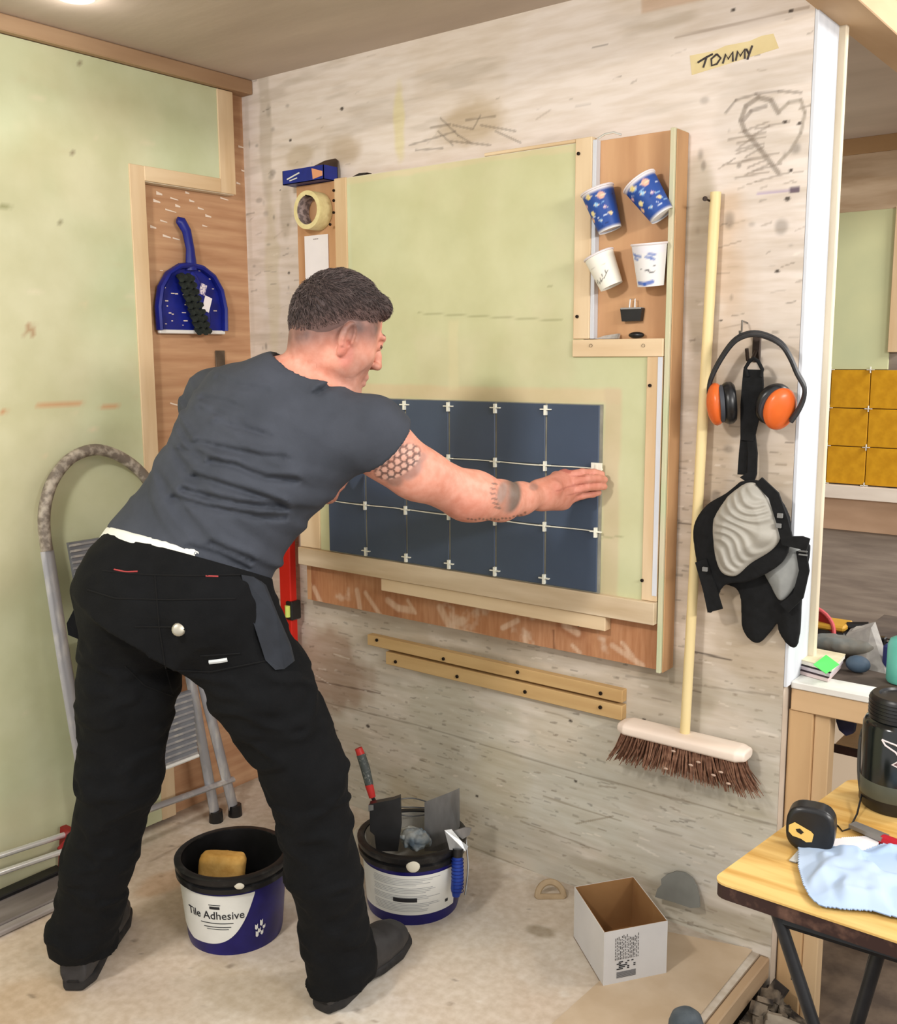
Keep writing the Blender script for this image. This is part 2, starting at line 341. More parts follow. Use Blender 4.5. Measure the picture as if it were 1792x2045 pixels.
# board joints low on the wall
cv.line([wb(640,1400),wb(860,1455),wb(1040,1510),wb(1160,1545),wb(1555,1650)],.003,(120,108,90),.55)
cv.line([wb(610,1355),wb(760,1385)],.0035,(96,76,62),.7); cv.line([wb(1250,1350),wb(1555,1390)],.003,(120,110,96),.4)
cv.line([wb(1380,1300),wb(1460,1318)],.003,(60,50,44),.8); cv.line([wb(1355,1045),wb(1385,1047)],.003,(70,60,52),.7)
for k,(x0,y0,x1,y1) in enumerate([(1085,1590,1240,1640),(1150,1645,1225,1630),(940,1690,1180,1790),(1180,1790,1540,1890),(1040,1640,1200,1700)]): cv.line([wb(x0,y0),wb(x1,y1)],.003,(140,128,108),.6)
rg=np.random.RandomState(5)
for k in range(2300):                       # saw and trowel scuffs
    x=rg.uniform(0,WX); q=rg.uniform(0,CEIL); 
    if rg.rand()<.6: q=rg.uniform(0,1.2)
    if q>1.85 and rg.rand()<.75: continue
    L=rg.exponential(.014)+.006; a=rg.normal(0,.12)+(.35 if q>1.5 else 0)*rg.rand()
    cv.line([(x,q),(x+L*math.cos(a),q+L*math.sin(a))],rg.choice([.0018,.0022,.0032]),[(96,84,72),(128,112,94),(70,62,54),(232,224,212)][rg.choice(4,p=[.3,.4,.1,.2])],rg.uniform(.12,.55))
for k in range(70):                        # dark smudges near the corner and by the box
    x,q=(rg.uniform(.02,.3),rg.uniform(1.2,2.15)) if rg.rand()<.6 else (rg.uniform(1.5,1.72),rg.uniform(.9,1.95))
    cv.blob((x,q),(rg.uniform(.004,.014),rg.uniform(.004,.02)),(96,88,80),rg.uniform(.2,.55),.8,.9,seed=k)
pl=lambda pts,wd,c,a: cv.line([wb(*p) for p in pts],wd,c,a)
for p in [[(818,290),(880,272),(910,262)],[(830,300),(885,296)],[(880,236),(915,270),(940,285)],[(905,250),(945,258),(960,230)],[(960,250),(1030,262)],[(900,282),(980,290)],[(860,255),(900,248)],[(990,262),(1040,285)],[(930,240),(990,232)],[(875,262),(905,290)]]: pl(p,.0033,(110,100,90),.5)
# heart drawn in the skim near the end of the wall
pl([(1555,345),(1520,300),(1488,262),(1480,240),(1490,212),(1515,195),(1540,200),(1555,225)],.007,(150,140,130),.8); pl([(1555,225),(1575,205),(1600,200),(1608,225),(1600,265),(1580,300),(1555,325)],.005,(160,150,138),.7)
pl([(1450,225),(1470,200),(1510,188),(1555,182),(1600,185)],.004,(120,110,102),.55); pl([(1486,240),(1500,222),(1530,212)],.006,(130,120,112),.6)
for i in range(16): x=1450+rg.rand()*60; y=258+i*7; pl([(x,y),(x+30+rg.rand()*50,y-12-rg.rand()*10)],.003,(128,116,104),.5)
for (x,y,r) in [(1465,20,.007),(1580,22,.005),(1568,243,.005),(1597,247,.005),(1580,340,.006),(1573,397,.007),(1553,542,.005),(683,217,.006),(1424,404,.004),(1440,640,.004),(1287,1437,.006),(1140,1440,.006),(735,1450,.008),(953,1590,.006),(1150,1560,.005),(560,380,.004),(580,280,.006),(577,545,.006)]: cv.blob(wb(x,y),(r,r*.7),(54,44,38),.9,.4,.5)
cv.rect(wb(1512,389),wb(1578,378),(176,160,190),.85,.002); cv.rect(wb(1577,386),wb(1598,372),(92,76,96),.9,.002)
npmesh('plaster_face',P,F,M_plaster,wr,cols=cv.c,smooth=False)
e=MB().box((WX,0.0,.66),(WX+.008,.132,2.105),.001).build('jamb_lining',mat('white_paint',(214,217,223),(202,206,213),24,(1,1,.3),rough=.6),wr)
MB().box((1.735,.132,.66),(1.765,.150,2.09),.002).build('edge_board',mat('cream_board_edge',(226,214,190),(206,190,164),18,(1,1,.2)),wr)
# name tape
tp=MB(); q=[(1378,112),(1545,66),(1556,96),(1382,150)]; n=8
top=[np.array(q[0])*(1-t)+np.array(q[1])*t+np.array([0,(i%3)*2-1]) for i,t in enumerate(np.linspace(0,1,n))]; bot=[np.array(q[3])*(1-t)+np.array(q[2])*t for t in np.linspace(0,1,n)]
poly=[at(p[0],p[1],'Y',-.0006) for p in top]+[at(p[0],p[1],'Y',-.0006) for p in bot[::-1]]
t_=tag(tp.prism(poly,(0,.0005,0)).build('masking_tape',mat('masking_tape',(222,206,160),(212,194,146),14,rough=.8),None),'yellowed masking tape strip with a handwritten name high on plastered wall','tape')
ink=MB(); 
for st in [[(1394,125),(1412,114),(1424,108)],[(1412,114),(1405,135)],[(1432,108),(1421,118),(1422,131),(1432,128),(1440,116),(1432,108)],[(1444,127),(1450,108),(1455,118),(1464,104),(1464,123)],[(1470,121),(1474,102),(1479,112),(1488,98),(1488,117)],[(1491,98),(1496,107)],[(1503,91),(1493,119)]]:
    ink.tube([at(x,y,'Y',-.0012) for x,y in st],.0022,6)
ink.build('lettering',mat('marker_ink',(58,52,54),rough=.6),t_)
# ceiling ----------------------------------------------------------
ce=MB().box((-.06,-2.75,CEIL),(1.745,2.2,CEIL+.04)).build('ceiling',mat('ceiling_plaster',(186,172,160),(204,190,178),2.2,(1,3.2,1),rough=.6,bump=.25,bscale=9,detail=8,thresh=(.3,.75)))
tag(ce,'troweled pinkish grey plaster ceiling',kind='structure')
# left wall ----------------------------------------------------------
wl=MB().box((-.06,-3.2,-.15),(0,.003,CEIL)).build('wall_left',mat('orange_ply',(196,156,120),(174,130,96),7,(1,.5,6),rough=.55,bump=.1,detail=6)); tag(wl,'orange plywood wall at the booth corner',kind='structure')
sp=MB()
for (x,y,L) in [(476,292,14),(482,340,10),(306,400,14),(340,395,16),(330,418,22),(378,400,10),(320,440,14),(410,430,12),(404,450,10),(325,470,16),(345,475,14),(440,395,16),(472,365,8),(340,805,70),(400,750,30),(395,415,12),(350,410,10),(312,385,12),(300,452,12),(370,384,8)]:
    a=at(x,y,'X',.0005); b=at(x+L,y+L*.28,'X',.0005); 
    ww=.0022+.003*random.random()*(L<20); sp.prism([a+V(0,0,ww),b+V(0,0,ww*.3),b-V(0,0,ww*.6),a-V(0,0,ww)],(.0006,0,0))
sp.build('plaster_splash',mat('dried_plaster',(228,212,196),rough=.9),wl)
tag(MB().box((0,-3.2,2.180),(.052,.0,2.2205),.003).build('trim_1',mat('rough_beam',(186,156,124),(160,128,98),9,(1,.15,1),rough=.7,bump=.3)),'rough timber batten along the ceiling above the left wall',kind='structure')
bm_=MB().box((1.745,-2.75,2.085),(1.83,2.3,2.36),.002).build('trim_2',mat('header_ply',(212,180,142),(192,158,120),10,(1,.2,1),rough=.7,bump=.2)); tag(bm_,'pale timber header beam above the booth openings',kind='structure')
# left lining: green board and timber edges
pb=thing('lining_panel','pale green plasterboard lining with timber edging on the left wall','wall panel',(0,-1.2,0))
hx=.030
uv,P,F=planegrid(-3.1,-.115,0.012,2.178,.012,lambda q: np.stack([np.full(len(q),hx),q[:,0],q[:,1]],1))
kp=((P[F].mean(1)[:,1]<-.43)|(P[F].mean(1)[:,2]>1.915)); F=F[kp]
cv=Canvas(uv,(208,211,176)); cv.noise((200,208,174),1.6,.4,.65,.8,31); cv.noise((213,207,174),2.2,.5,.7,.55,33)
g=lambda x,y: at(x,y,'X',hx)[[1,2]]
rg=np.random.RandomState(9)
for k in range(60): cv.blob((rg.uniform(-1.3,-.15),rg.uniform(.2,2.15)),(rg.uniform(.006,.03),rg.uniform(.003,.008)),(228,218,192) if k%2 else (204,198,164),.4,.8,.9,seed=k)
for p,c in [([(0,412),(60,424),(100,428)],(150,150,110)),([(5,824),(40,826)],(206,138,96)),([(70,812),(140,806),(250,814)],(214,160,120)),([(120,446),(128,448)],(120,110,80)),([(160,128),(166,132)],(120,100,80)),([(142,302),(146,304)],(120,100,80))]: cv.line([g(*q) for q in p],.004,c,.8)
for i in range(6): cv.line([g(205,468+i*9),g(214,466+i*9)],.003,(176,140,108),.7)
for i in range(5): cv.line([g(52+i*5,645),g(50+i*5,670)],.003,(176,140,108),.8)
for i in range(3): cv.line([g(222,748+i*8),g(234,746+i*8)],.004,(196,160,130),.7)
for (x,y) in [(168,610),(35,252),(186,858),(150,828),(90,908)]: cv.blob(g(x,y),(.016,.007),(224,212,180),.8,.6,.7,seed=x)
npmesh('plasterboard',P,F,M_greenb,pb,cols=cv.c,smooth=False)
MB().box((0.001,-3.1,.012),(hx-.001,-.44,2.178)).build('board_core',mat('gypsum',(216,206,184)),pb)
MB().box((0.001,-.5,1.88),(hx-.001,-.07,2.178)).build('board_core',mat('gypsum',(216,206,184)),pb)
def timber(lo,hi,parent,ax='z',name='timber_strip',c=None): return MB().box(lo,hi,.0015).build(name,c or pine(ax),parent)
timber((0.001,-.123,1.882),(.034,-.064,2.178),pb,'z'); timber((0.001,-.392,1.882),(.036,-.123,1.922),pb,'y'); timber((0.001,-.440,.012),(.034,-.390,1.922),pb,'z')
screws([at(x,y,'X',.0362) for (x,y) in [(448,198),(300,350),(273,385),(452,368),(294,700),(415,362)]],pb,(1,0,0))
# small wall hooks / hanging scraper below dustpan
for (x,y) in [(437,700),(358,850),(368,850)]:
    p=at(x,y,'X',.0)
    if x==437:
        h=thing('scraper','worn steel scraper blade hanging on plywood below the dustpan','tool',p+V(.008,0,0)); y0=p[1]; z0=p[2]
        MB().box((.004,y0-.018,z0-.06),(.007,y0+.018,z0+.0),.001).build('blade',mat('dull_steel',(112,98,84),(90,78,66),20,rough=.5,metal=.5),h); MB().box((.002,y0-.011,z0-.15),(.012,y0+.011,z0-.058),.003).build('handle',M_DARK,h)
    else:
        h=MB().tube([p,p+V(.018,0,-.002),p+V(.024,0,.008)],.0022,6).tube([p+V(.004,0,0),p+V(.004,0,-.05)],.0025,6).build('wall_hook',M_STEEL,None,p); tag(h,'small steel hook low on the plywood, '+('left' if x==358 else 'right')+' one of two','hook',group='small hooks by the shoulder')
# floor ----------------------------------------------------------
uv,P,F=planegrid(0,1.715,-3.2,0.03,.007,lambda q: np.stack([q[:,0],q[:,1],np.zeros(len(q))],1))
fl=MB().box((-.06,-3.2,-.03),(1.715,.02,-.001)).build('floor',mat('floor_core',(186,168,146))); tag(fl,'dusty pale board floor of the raised booth',kind='structure')
cv=Canvas(uv,(216,204,188)); cv.noise((210,190,170),1.8,.42,.62,.6,41); cv.noise((222,216,206),3,.5,.7,.6,42,(1,2)); cv.noise((198,184,166),9,.6,.8,.25,43,(3,1)); cv.mix(.5*sstep(-.55,-.1,uv[:,1]),(208,202,190)); cv.noise((226,216,206),12,.62,.8,.5,44)
fz=lambda x,y: at(x,y,'Z',0)[[0,1]]
for (x,y,rx,ry,c,a) in [(60,2000,.12,.12,(196,170,140),.6),(500,1980,.2,.08,(168,148,116),.35),(1080,1860,.04,.03,(150,136,112),.7),(1000,1700,.15,.06,(206,204,196),.6),(950,1850,.12,.1,(212,204,192),.6),(330,1760,.06,.1,(196,164,134),.7),(400,1620,.1,.08,(204,190,172),.6)]: cv.blob(fz(x,y),(rx,ry),c,a,seed=x)
rg=np.random.RandomState(3)
for k in range(170):
    p=(rg.uniform(0,1.7),rg.uniform(-1.6,0)); cv.blob(p,(rg.uniform(.003,.012),rg.uniform(.002,.008)),[(140,118,96),(120,104,88),(226,220,210)][k%3],.6,.7,.9,seed=k)
for p in [[(330,1620),(450,1590)],[(300,1720),(400,1670)],[(560,1640),(700,1700)]]: cv.line([fz(*q) for q in p],.006,(160,140,118),.6)
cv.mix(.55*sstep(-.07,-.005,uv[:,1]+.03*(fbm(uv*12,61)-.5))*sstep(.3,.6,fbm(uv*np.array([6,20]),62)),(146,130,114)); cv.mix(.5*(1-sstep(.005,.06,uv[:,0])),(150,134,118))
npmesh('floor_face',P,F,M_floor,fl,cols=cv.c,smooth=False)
MB().box((1.66,-3.2,-.2),(1.715,.02,-.031)).build('floor_edge',mat('dark_dirt',(70,60,52),(48,42,38),20,rough=.95),fl)
ed=MB().box((1.716,-3.2,-.055),(1.738,.03,-.003),.003).build('trim_3',mat('edge_timber',(196,168,134),(162,134,104),10,(1,.2,1),rough=.8,bump=.3)); tag(ed,'worn timber edging of the raised floor',kind='structure')
f2=MB().box((1.72,-4.5,-.2),(6,4,-.16)).build('floor.001',mat('lower_floor',(120,104,88),(84,72,62),14,rough=.9,bump=.5,detail=8)); tag(f2,'lower workshop floor covered in dirt',kind='structure')
tag(MB().box((-.5,.135,-.2),(1.715,2.05,0)).build('floor.002',mat('floor_core',(186,168,146))),'dusty floor of the neighbouring booth',kind='structure')
# neighbouring booth ------------------------------------------------------
YF=2.05
wk=MB().box((-.5,YF,-.2),(1.745,YF+.1,CEIL+.02)).build('wall_back',mat('booth_wall',(150,138,126),(128,116,106),5,(1,1,9),rough=.85,bump=.2,detail=6)); tag(wk,'far wall of the neighbouring booth with green board and yellow tiles',kind='structure')
MB().box((.6,YF-.012,1.333),(1.39,YF,1.945),.001).build('plasterboard',mat('green_far',(204,206,162),(190,196,156),3,rough=.9),wk)
MB().box((.6,YF-.012,1.945),(1.745,YF,CEIL-.06),.001).build('plywood_strip',mat('far_ply',(206,184,156),(180,154,124),4,(1,1,6),rough=.7),wk)
MB().box((.6,YF-.02,CEIL-.06),(1.745,YF,CEIL),.001).build('timber_batten',mat('far_batten',(180,146,104),(164,130,90),8,(.2,1,1)),wk)
timber((1.39,YF-.03,1.40),(1.44,YF,1.95),wk,'z')
timber((.6,YF-.05,.815),(1.745,YF,.868),wk,'x',c=mat('pale_rail',(226,216,204),(206,194,180),12,(.2,1,1)))
MB().box((.6,YF-.03,.684),(1.745,YF-.001,.813),.001).build('plywood_strip',mat('far_ply2',(176,146,120),(158,128,102),4,(1,1,3),rough=.7),wk)
mY=mat('ochre_glaze',(204,150,26),(188,134,16),30,rough=.35,bump=.05); tl0=None
for i in range(4):
    for j in range(3):
        d=V(1.0245+.1535*i,0,.873+.1535*j)
        if tl0 is None: tl0=MB().box((1.0245,YF-.021,.873),(1.0245+.1505,YF-.011,.873+.1505),.002).build('yellow_tile',mY,wk); d0=d
        else: copyobj(tl0,wk,d-d0)
s=MB()
for i in range(1,4):
    for j in range(4): c=V(1.0245+.1535*i-.0015,YF-.026,.873+.1535*j-.0015); s.box(c-V(.014,.004,.0012),c+V(.014,.004,.0012)); s.box(c-V(.0012,.004,.012),c+V(.0012,.004,.012))
s.build('tile_spacer',M_WHITE,wk)['kind']='stuff'
# ================================================================ TILING BOARD
YB,YL=-.042,-.062
tb=thing('tiling_board','raised practice board with green plasterboard, timber frame and dark blue tiles','wall panel',(.88,YB,.65))
M_ply=mat('panel_ply',(206,162,120),(184,138,98),5,(3,1,.35),rough=.55,bump=.08,detail=5)
MB().box((.28,YB,.655),(1.468,-.001,1.885),.001).build('backing_board',M_ply,tb)
uv,P,F=planegrid(.30,1.466,.656,.80,.004,lambda q: np.stack([q[:,0],np.full(len(q),YB-.001),q[:,1]],1))
cv=Canvas(uv,(184,132,94)); cv.noise((160,106,74),5,.4,.65,.7,51,(2,.6)); cv.noise((206,160,122),9,.5,.7,.4,52)
gb=lambda x,y: at(x,y,'Y',YB)[[0,2]]
for p,wd in [([(632,1175),(650,1215)],.012),([(718,1180),(724,1215)],.012),([(735,1185),(765,1230)],.010),([(780,1200),(800,1215),(830,1220)],.014),([(820,1200),(835,1225)],.008),([(885,1215),(905,1255),(930,1240)],.016),([(905,1255),(975,1275)],.010),([(1010,1255),(1040,1240)],.010),([(1055,1275),(1060,1300)],.012),([(1135,1250),(1160,1265)],.013),([(1150,1290),(1165,1305)],.008),([(1230,1290),(1290,1330)],.010),([(1250,1285),(1270,1310)],.008),([(610,1150),(625,1168)],.008),([(650,1230),(700,1245)],.007)]: cv.line([gb(*q) for q in p],wd,(216,186,160),.75)
cv.line([gb(1112,1260),gb(1114,1310)],.004,(120,76,50),.8); cv.noise((214,190,168),22,.62,.78,.6,53)
npmesh('lower_ply_face',P,F,mat('ply_paint',(255,255,255),(236,226,216),30,(3,1,.4),rough=.6,attr=True),tb,cols=cv.c,smooth=False)
MB().box((1.470,YL-.002,.655),(1.481,-.001,1.885),.001).build('side_board',mat('side_green',(190,198,160),(206,196,168),12,(1,1,.6),rough=.8),tb)
M_sd=mat('side_ply',(190,150,108),(160,120,84),9,(1,1,.3),rough=.7)
MB().box((1.481,YL+.006,.655),(1.484,-.001,1.883),.001).build('side_batten',M_sd,tb)
# green board with cut-out
uv,P,F=planegrid(.30,1.44,.82,1.882,.005,lambda q: np.stack([q[:,0],np.full(len(q),YL),q[:,1]],1))
c=P[F].mean(1); F=F[((c[:,0]<1.26)|(c[:,2]<1.41))&((c[:,0]>.47)|(c[:,2]<1.2))]
cv=Canvas(uv,(208,208,168)); cv.noise((200,204,166),2,.4,.65,.7,61); cv.noise((212,205,172),5,.55,.75,.4,62)
gl=lambda x,y: at(x,y,'Y',YL)[[0,2]]
cv.rect(gl(700,792),gl(1228,782),(206,184,148),.0,.004); cv.rect((.41,1.281),(1.36,1.318),(214,196,160),.85,.006,.012); cv.rect((1.316,.82),(1.362,1.318),(206,190,158),.8,.006,.012)
cv.rect(gl(903,778),gl(922,640),(220,212,172),.6,.006,.02)
for p in [[(700,560),(720,565)],[(1100,570),(1110,572)],[(840,625),(1130,640)],[(1205,1075),(1250,1072)],[(870,320),(875,321)]]: cv.line([gl(*q) for q in p],.003,(150,150,110),.5)
cv.rect((.5,.82),(.512,1.885),(206,212,180),.7,.003); cv.rect((.5,1.868),(1.232,1.885),(222,206,172),.6,.004,.02)
npmesh('plasterboard',P,F,M_greenb,tb,cols=cv.c,smooth=False)
for lo,hi in [((.40,YL+.001,.80),(1.44,YB-.0005,1.40)),((.49,YL+.001,1.4),(1.245,YB-.0005,1.884)),((.30,YL+.001,.82),(.42,YB-.0005,1.2))]: MB().box(lo,hi).build('board_core',mat('gypsum',(216,206,184)),tb)
yp=YL-.004
timber((.455,yp,1.2),(.5,YB,1.885),tb,'z'); timber((.281,yp-.001,.826),(.365,YB,1.22),tb,'z')
timber((1.232,yp,1.435),(1.2755,YB,1.892),tb,'z'); MB().box((1.2755,yp+.004,1.435),(1.2855,YB,1.885),.001).build('white_edge',mat('white_paint',(238,241,246)),tb)
timber((1.232,yp-.002,1.393),(1.468,YB,1.4335),tb,'x'); timber((1.428,yp,.826),(1.4675,YB,1.3925),tb,'z'); MB().box((1.456,yp-.001,.84),(1.4675,yp,1.392)).build('white_edge',mat('white_paint',(238,241,246)),tb)
M_bt=mat('weathered_pine',(224,206,178),(190,166,132),16,(.12,1,1),rough=.7,bump=.3)
timber((.281,yp-.012,.772),(1.4675,YB,.825),tb,c=M_bt,name='bottom_rail'); timber((.612,yp-.006,.735),(1.337,YB-.002,.7715),tb,'x',name='lower_batten')
timber((.97,YL-.003,1.884),(1.232,YB,1.892),tb,'x')
screws([(at(x,y,'Y',yp-.0008),r) for (x,y,r) in [(1163,306,.004),(1160,632,.004),(1188,690,.005),(1293,690,.005),(1306,770,.004),(1290,1160,.004),(672,380,.003),(672,400,.003),(672,424,.003),(665,448,.005),(690,1140,.004),(1163,1250,.003)]],tb,(0,-1,0))
mT=mat('navy_tile',(68,82,104),(62,74,94),3,rough=.42,spec=.5); mG=mat('grout_gap',(128,128,118),(152,150,138),20,rough=.8)
MB().box((.41,YL-.0075,.826),(1.3165,YL-.0005,1.2815)).build('grout_bed',mG,tb)
t0=None; TP=.151; tw=.1455
for i in range(6):
    for j in range(3):
        d=V(.4105+TP*i,0,.8285+.1512*j)
        if t0 is None: t0=MB().box(d+V(0,YL-.0105,0),d+V(tw,YL-.001,.1487),.0015).build('tile',mT,tb); d0=d
        else: copyobj(t0,tb,d-d0)
M_SP=mat('spacer_white',(240,240,226),rough=.45)
s0=None
for i in range(1,7):
    for j in range(0,4):
        if i==6 and j in(0,3): continue
        zz=.8285+.1512*j-.0015+(.018 if j==0 else -.014 if j==3 else 0); xx=.4105+TP*i-.0017-(.006 if i==6 else 0)
        c=V(xx,YL-.014,zz)
        if s0 is None: s0=MB().box(c-V(.015,.0035,.0014),c+V(.015,.0035,.0014)).box(c-V(.0032,.0045,.014),c+V(.0032,.0035,.010)).build('tile_spacer',M_SP,tb); c0=c
        else: o=copyobj(s0,tb,c-c0)
for j in (1,2): # levelling strings along the joints
    zz=.8285+.1512*j-.0017; MB().tube([V(x,YL-.0125,zz+.0012*math.sin(x*21)) for x in np.linspace(.385,1.322,24)],.0015,6).build('string_line',M_SP,tb)
# battens on the wall --------------------------------------------------
for lo,hi,lb in [((.50,-.022,.545),(1.352,0.002,.577),'thin pine batten on the wall, upper one below the tiled board'),((.572,-.022,.499),(1.352,0.002,.537),'thin pine batten on the wall, lower one ending at the broom head')]:
    o=MB().box(lo,hi,.0015).build('timber_batten',mat('pine_yel',(212,180,128),(186,150,100),14,(.12,1,1),rough=.6,bump=.15),None,V(*lo)); tag(o,lb,'batten')
    screws([V(q,lo[1]-.0008,(lo[2]+hi[2])/2+random.uniform(-.006,.006)) for q in np.linspace(lo[0]+.04,hi[0]-.06,4)],o,(0,-1,0),.005)

tb.location.x-=.009
# ================================================================ THE PERSON
from mathutils.bvhtree import BVHTree
def frame(z,x):
    z=np.array(z,float); z/=np.linalg.norm(z); x=np.array(x,float); x=x-z*(x@z); x/=np.linalg.norm(x); return np.stack([x,np.cross(z,x),z],1)
man=thing('person','man in a charcoal T-shirt and black work trousers leaning in to press a tile spacer','person',(.83,-.93,0))
Pc=atd(352,1172,2.07); Nk=atd(612,742,2.04)
shR=atd(742,856,1.97); shL=atd(440,808,2.19); TA=frame(Nk-Pc,shR-shL); TL=np.linalg.norm(Nk-Pc)
body_keys=[(-.10,0,0,.150,.105),(0,0,0,.158,.115),(.12,0,0,.142,.108),(.24,0,0,.150,.115),(.35,0,0,.172,.125),(.43,0,.0,.145,.095),(.485,.006,.02,.075,.060)]
armR=[shR,atd(775,893,1.99),atd(847,950,2.04),atd(930,990,2.11),atd(1000,1000,2.19),atd(1040,996,2.25),atd(1078,988,2.31)]; arR=[.047,.050,.049,.049,.042,.034,.028]
thb=at(708,938,'Y',-.13); wrL=at(655,985,'Y',-.22); elL=atd(560,930,2.42); armL=[shL,elL,wrL]; 
hipR=atd(430,1195,2.02); hipL=atd(272,1190,2.10); knR=atd(612,1540,2.10); knL=atd(238,1550,2.18); 
hR=at(646,2020,'Z',0); dR=at(748,1932,'Z',0)-hR; dR/=np.linalg.norm(dR); hL=at(150,1978,'Z',0); dL=V(-.60,.80,0); dL/=np.linalg.norm(dL)
anR=hR+dR*.06+V(0,0,.095); anL=hL+dL*.055+V(0,0,.10)
# head
hf=V(.34,.94,0)/np.hypot(.34,.94); ptc=math.radians(22); hfw=hf*math.cos(ptc)+V(0,0,-math.sin(ptc)); hs=np.cross(hfw,V(0,0,1)); hs/=np.linalg.norm(hs); hup=np.cross(hs,hfw)
rl=math.radians(2); hs,hup=hs*math.cos(rl)-hup*math.sin(rl),hup*math.cos(rl)+hs*math.sin(rl)
HR=np.stack([hs,hfw,hup],1); Hc=atd(672,664,2.02); H=lambda x,y,z: Hc+HR@V(x,y,z)
nkB=Pc+TA@V(.008,.034,.468)
# hand
def yy(x,y,Y): return at(x,y,'Y',Y+.016)
kn=[yy(1128,950,-.165),yy(1137,966,-.17),yy(1137,985,-.168),yy(1128,1002,-.16)]
pip=[yy(1163,944,-.150),yy(1173,956,-.158),yy(1173,973,-.155),yy(1162,990,-.148)]
dip=[yy(1187,944,-.122),yy(1195,956,-.128),yy(1194,972,-.126),yy(1184,987,-.122)]
tip=[yy(1202,947,-.106),yy(1208,958,-.108),yy(1207,972,-.107),yy(1196,984,-.106)]
def sculpt_body(f):
    f.loft(Pc,TA,body_keys,.03)
    f.chain([shL,Pc+TA@V(0,-.01,.43),shR],[.055,.083,.047],.05)
    f.cone(nkB-TA[:,2]*.03,H(0,-.034,-.040),.054,.051,.02)
    # cranium, face, jaw
    f.ell(H(0,-.006,.030),(.075,.090,.085),HR,.01); f.ell(H(0,-.036,.0),(.067,.054,.072),HR,.02)
    f.ell(H(0,.030,-.032),(.061,.060,.080),HR,.03)
    for s in(-1,1):
        f.cone(H(s*.052,.0,-.062),H(s*.020,.066,-.103),.020,.016,.025); f.ell(H(s*.036,.055,-.030),(.022,.020,.020),HR,.015)
        f.ell(H(s*.058,.02,-.02),(.014,.04,.05),HR,.02)
        f.ell(H(s*.031,.098,.006),(.016,.014,.011),HR,.012,'s'); f.ell(H(s*.031,.078,.005),(.0125,.0125,.0125),HR,.002)
        f.cone(H(s*.016,.093,.024),H(s*.046,.078,.022),.0075,.006,.01)
        f.ell(H(s*.013,.100,-.032),(.009,.011,.008),HR,.006); f.ell(H(s*.008,.108,-.041),(.004,.005,.004),HR,.002,'s')
        # ear: dish with rim, concha and lobe
        E=HR@np.array([[math.cos(.35*s),math.sin(.35*s)*-1,0],[math.sin(.35*s),math.cos(.35*s),0],[0,0,1]])
        ec=H(s*.079,-.012,-.014)
        f.ell(ec,(.008,.019,.031),E,.004); f.ell(ec+E@V(-.002*s,.001,-.027),(.007,.010,.012),E,.006)
        f.ell(ec+E@V(.010*s,.002,.004),(.008,.011,.019),E,.004,'s'); f.ell(ec+E@V(.009*s,.006,-.008),(.010,.006,.008),E,.003,'s')
        f.chain([ec+E@V(.004*s,.014*math.cos(a)+.0,.026*math.sin(a)+.002) for a in np.linspace(-.3,4.0,10)],[.0042]*10,.003)
        f.ell(H(s*.072,.008,-.018),(.006,.005,.008),HR,.004)
    f.ell(H(0,.072,-.106),(.024,.019,.018),HR,.02)
    f.chain([H(0,.088,.012),H(0,.101,-.010),H(0,.111,-.028)],[.009,.0085,.0090],.01)
    f.cone(H(-.017,.084,-.062),H(.017,.084,-.062),.008,.008,.008); f.cone(H(-.014,.084,-.075),H(.014,.084,-.075),.008,.008,.005); f.cone(H(-.02,.094,-.0685),H(.02,.094,-.0685),.002,.002,.003,'s')
    # right arm and hand
    f.chain(armR,arR,.02); f.cone(atd(752,905,2.0),atd(815,945,2.03),.046,.044,.03); f.ell(armR[3]+(armR[4]-armR[3])*.3+V(0,0,.004),(.046,.046,.046),None,.03)
    w=armR[-1]
    for i in range(4):
        f.cone(w+V(0,0,[.012,.005,-.004,-.012][i]),kn[i],.021,.0165,.018); f.chain([kn[i],pip[i],dip[i],tip[i]],[[.0108,.0098,.0090,.0080],[.0112,.0102,.0093,.0082],[.0108,.0096,.0090,.0080],[.0098,.0088,.0080,.0072]][i],.0035)
    f.cone(w+V(.01,.01,-.008),yy(1120,1000,-.17),.022,.018,.02)
    th=[w+V(.02,.03,.012),yy(1112,955,-.150),yy(1150,950,-.118),yy(1186,946,-.106)]; f.chain(th,[.02,.0155,.0118,.009],.008)
    # left arm and hand
    f.chain(armL,[.058,.045,.029],.02)
    hc=yy(652,940,-.15)
    for i in range(4):
        k0=yy(628+i*15,915-[0,5,4,-2][i],-.125); f.cone(wrL,k0,.02,.013,.015)
        L=[52,62,58,48][i]*.78; f.chain([k0,k0+V(0,.012,L/900*.5),k0+V(.0,.016,L/900)],[.010,.009,.0078],.003)
    f.chain([wrL+V(.015,.03,.02),yy(690,955,-.17),thb],[.017,.0120,.0090],.008)
    # legs
    for h_,k_,a_ in((hipR,knR,anR),(hipL,knL,anL)): f.chain([h_,k_,a_,a_-V(0,0,.025)],[.085,.055,.038,.034],.03)
    return f
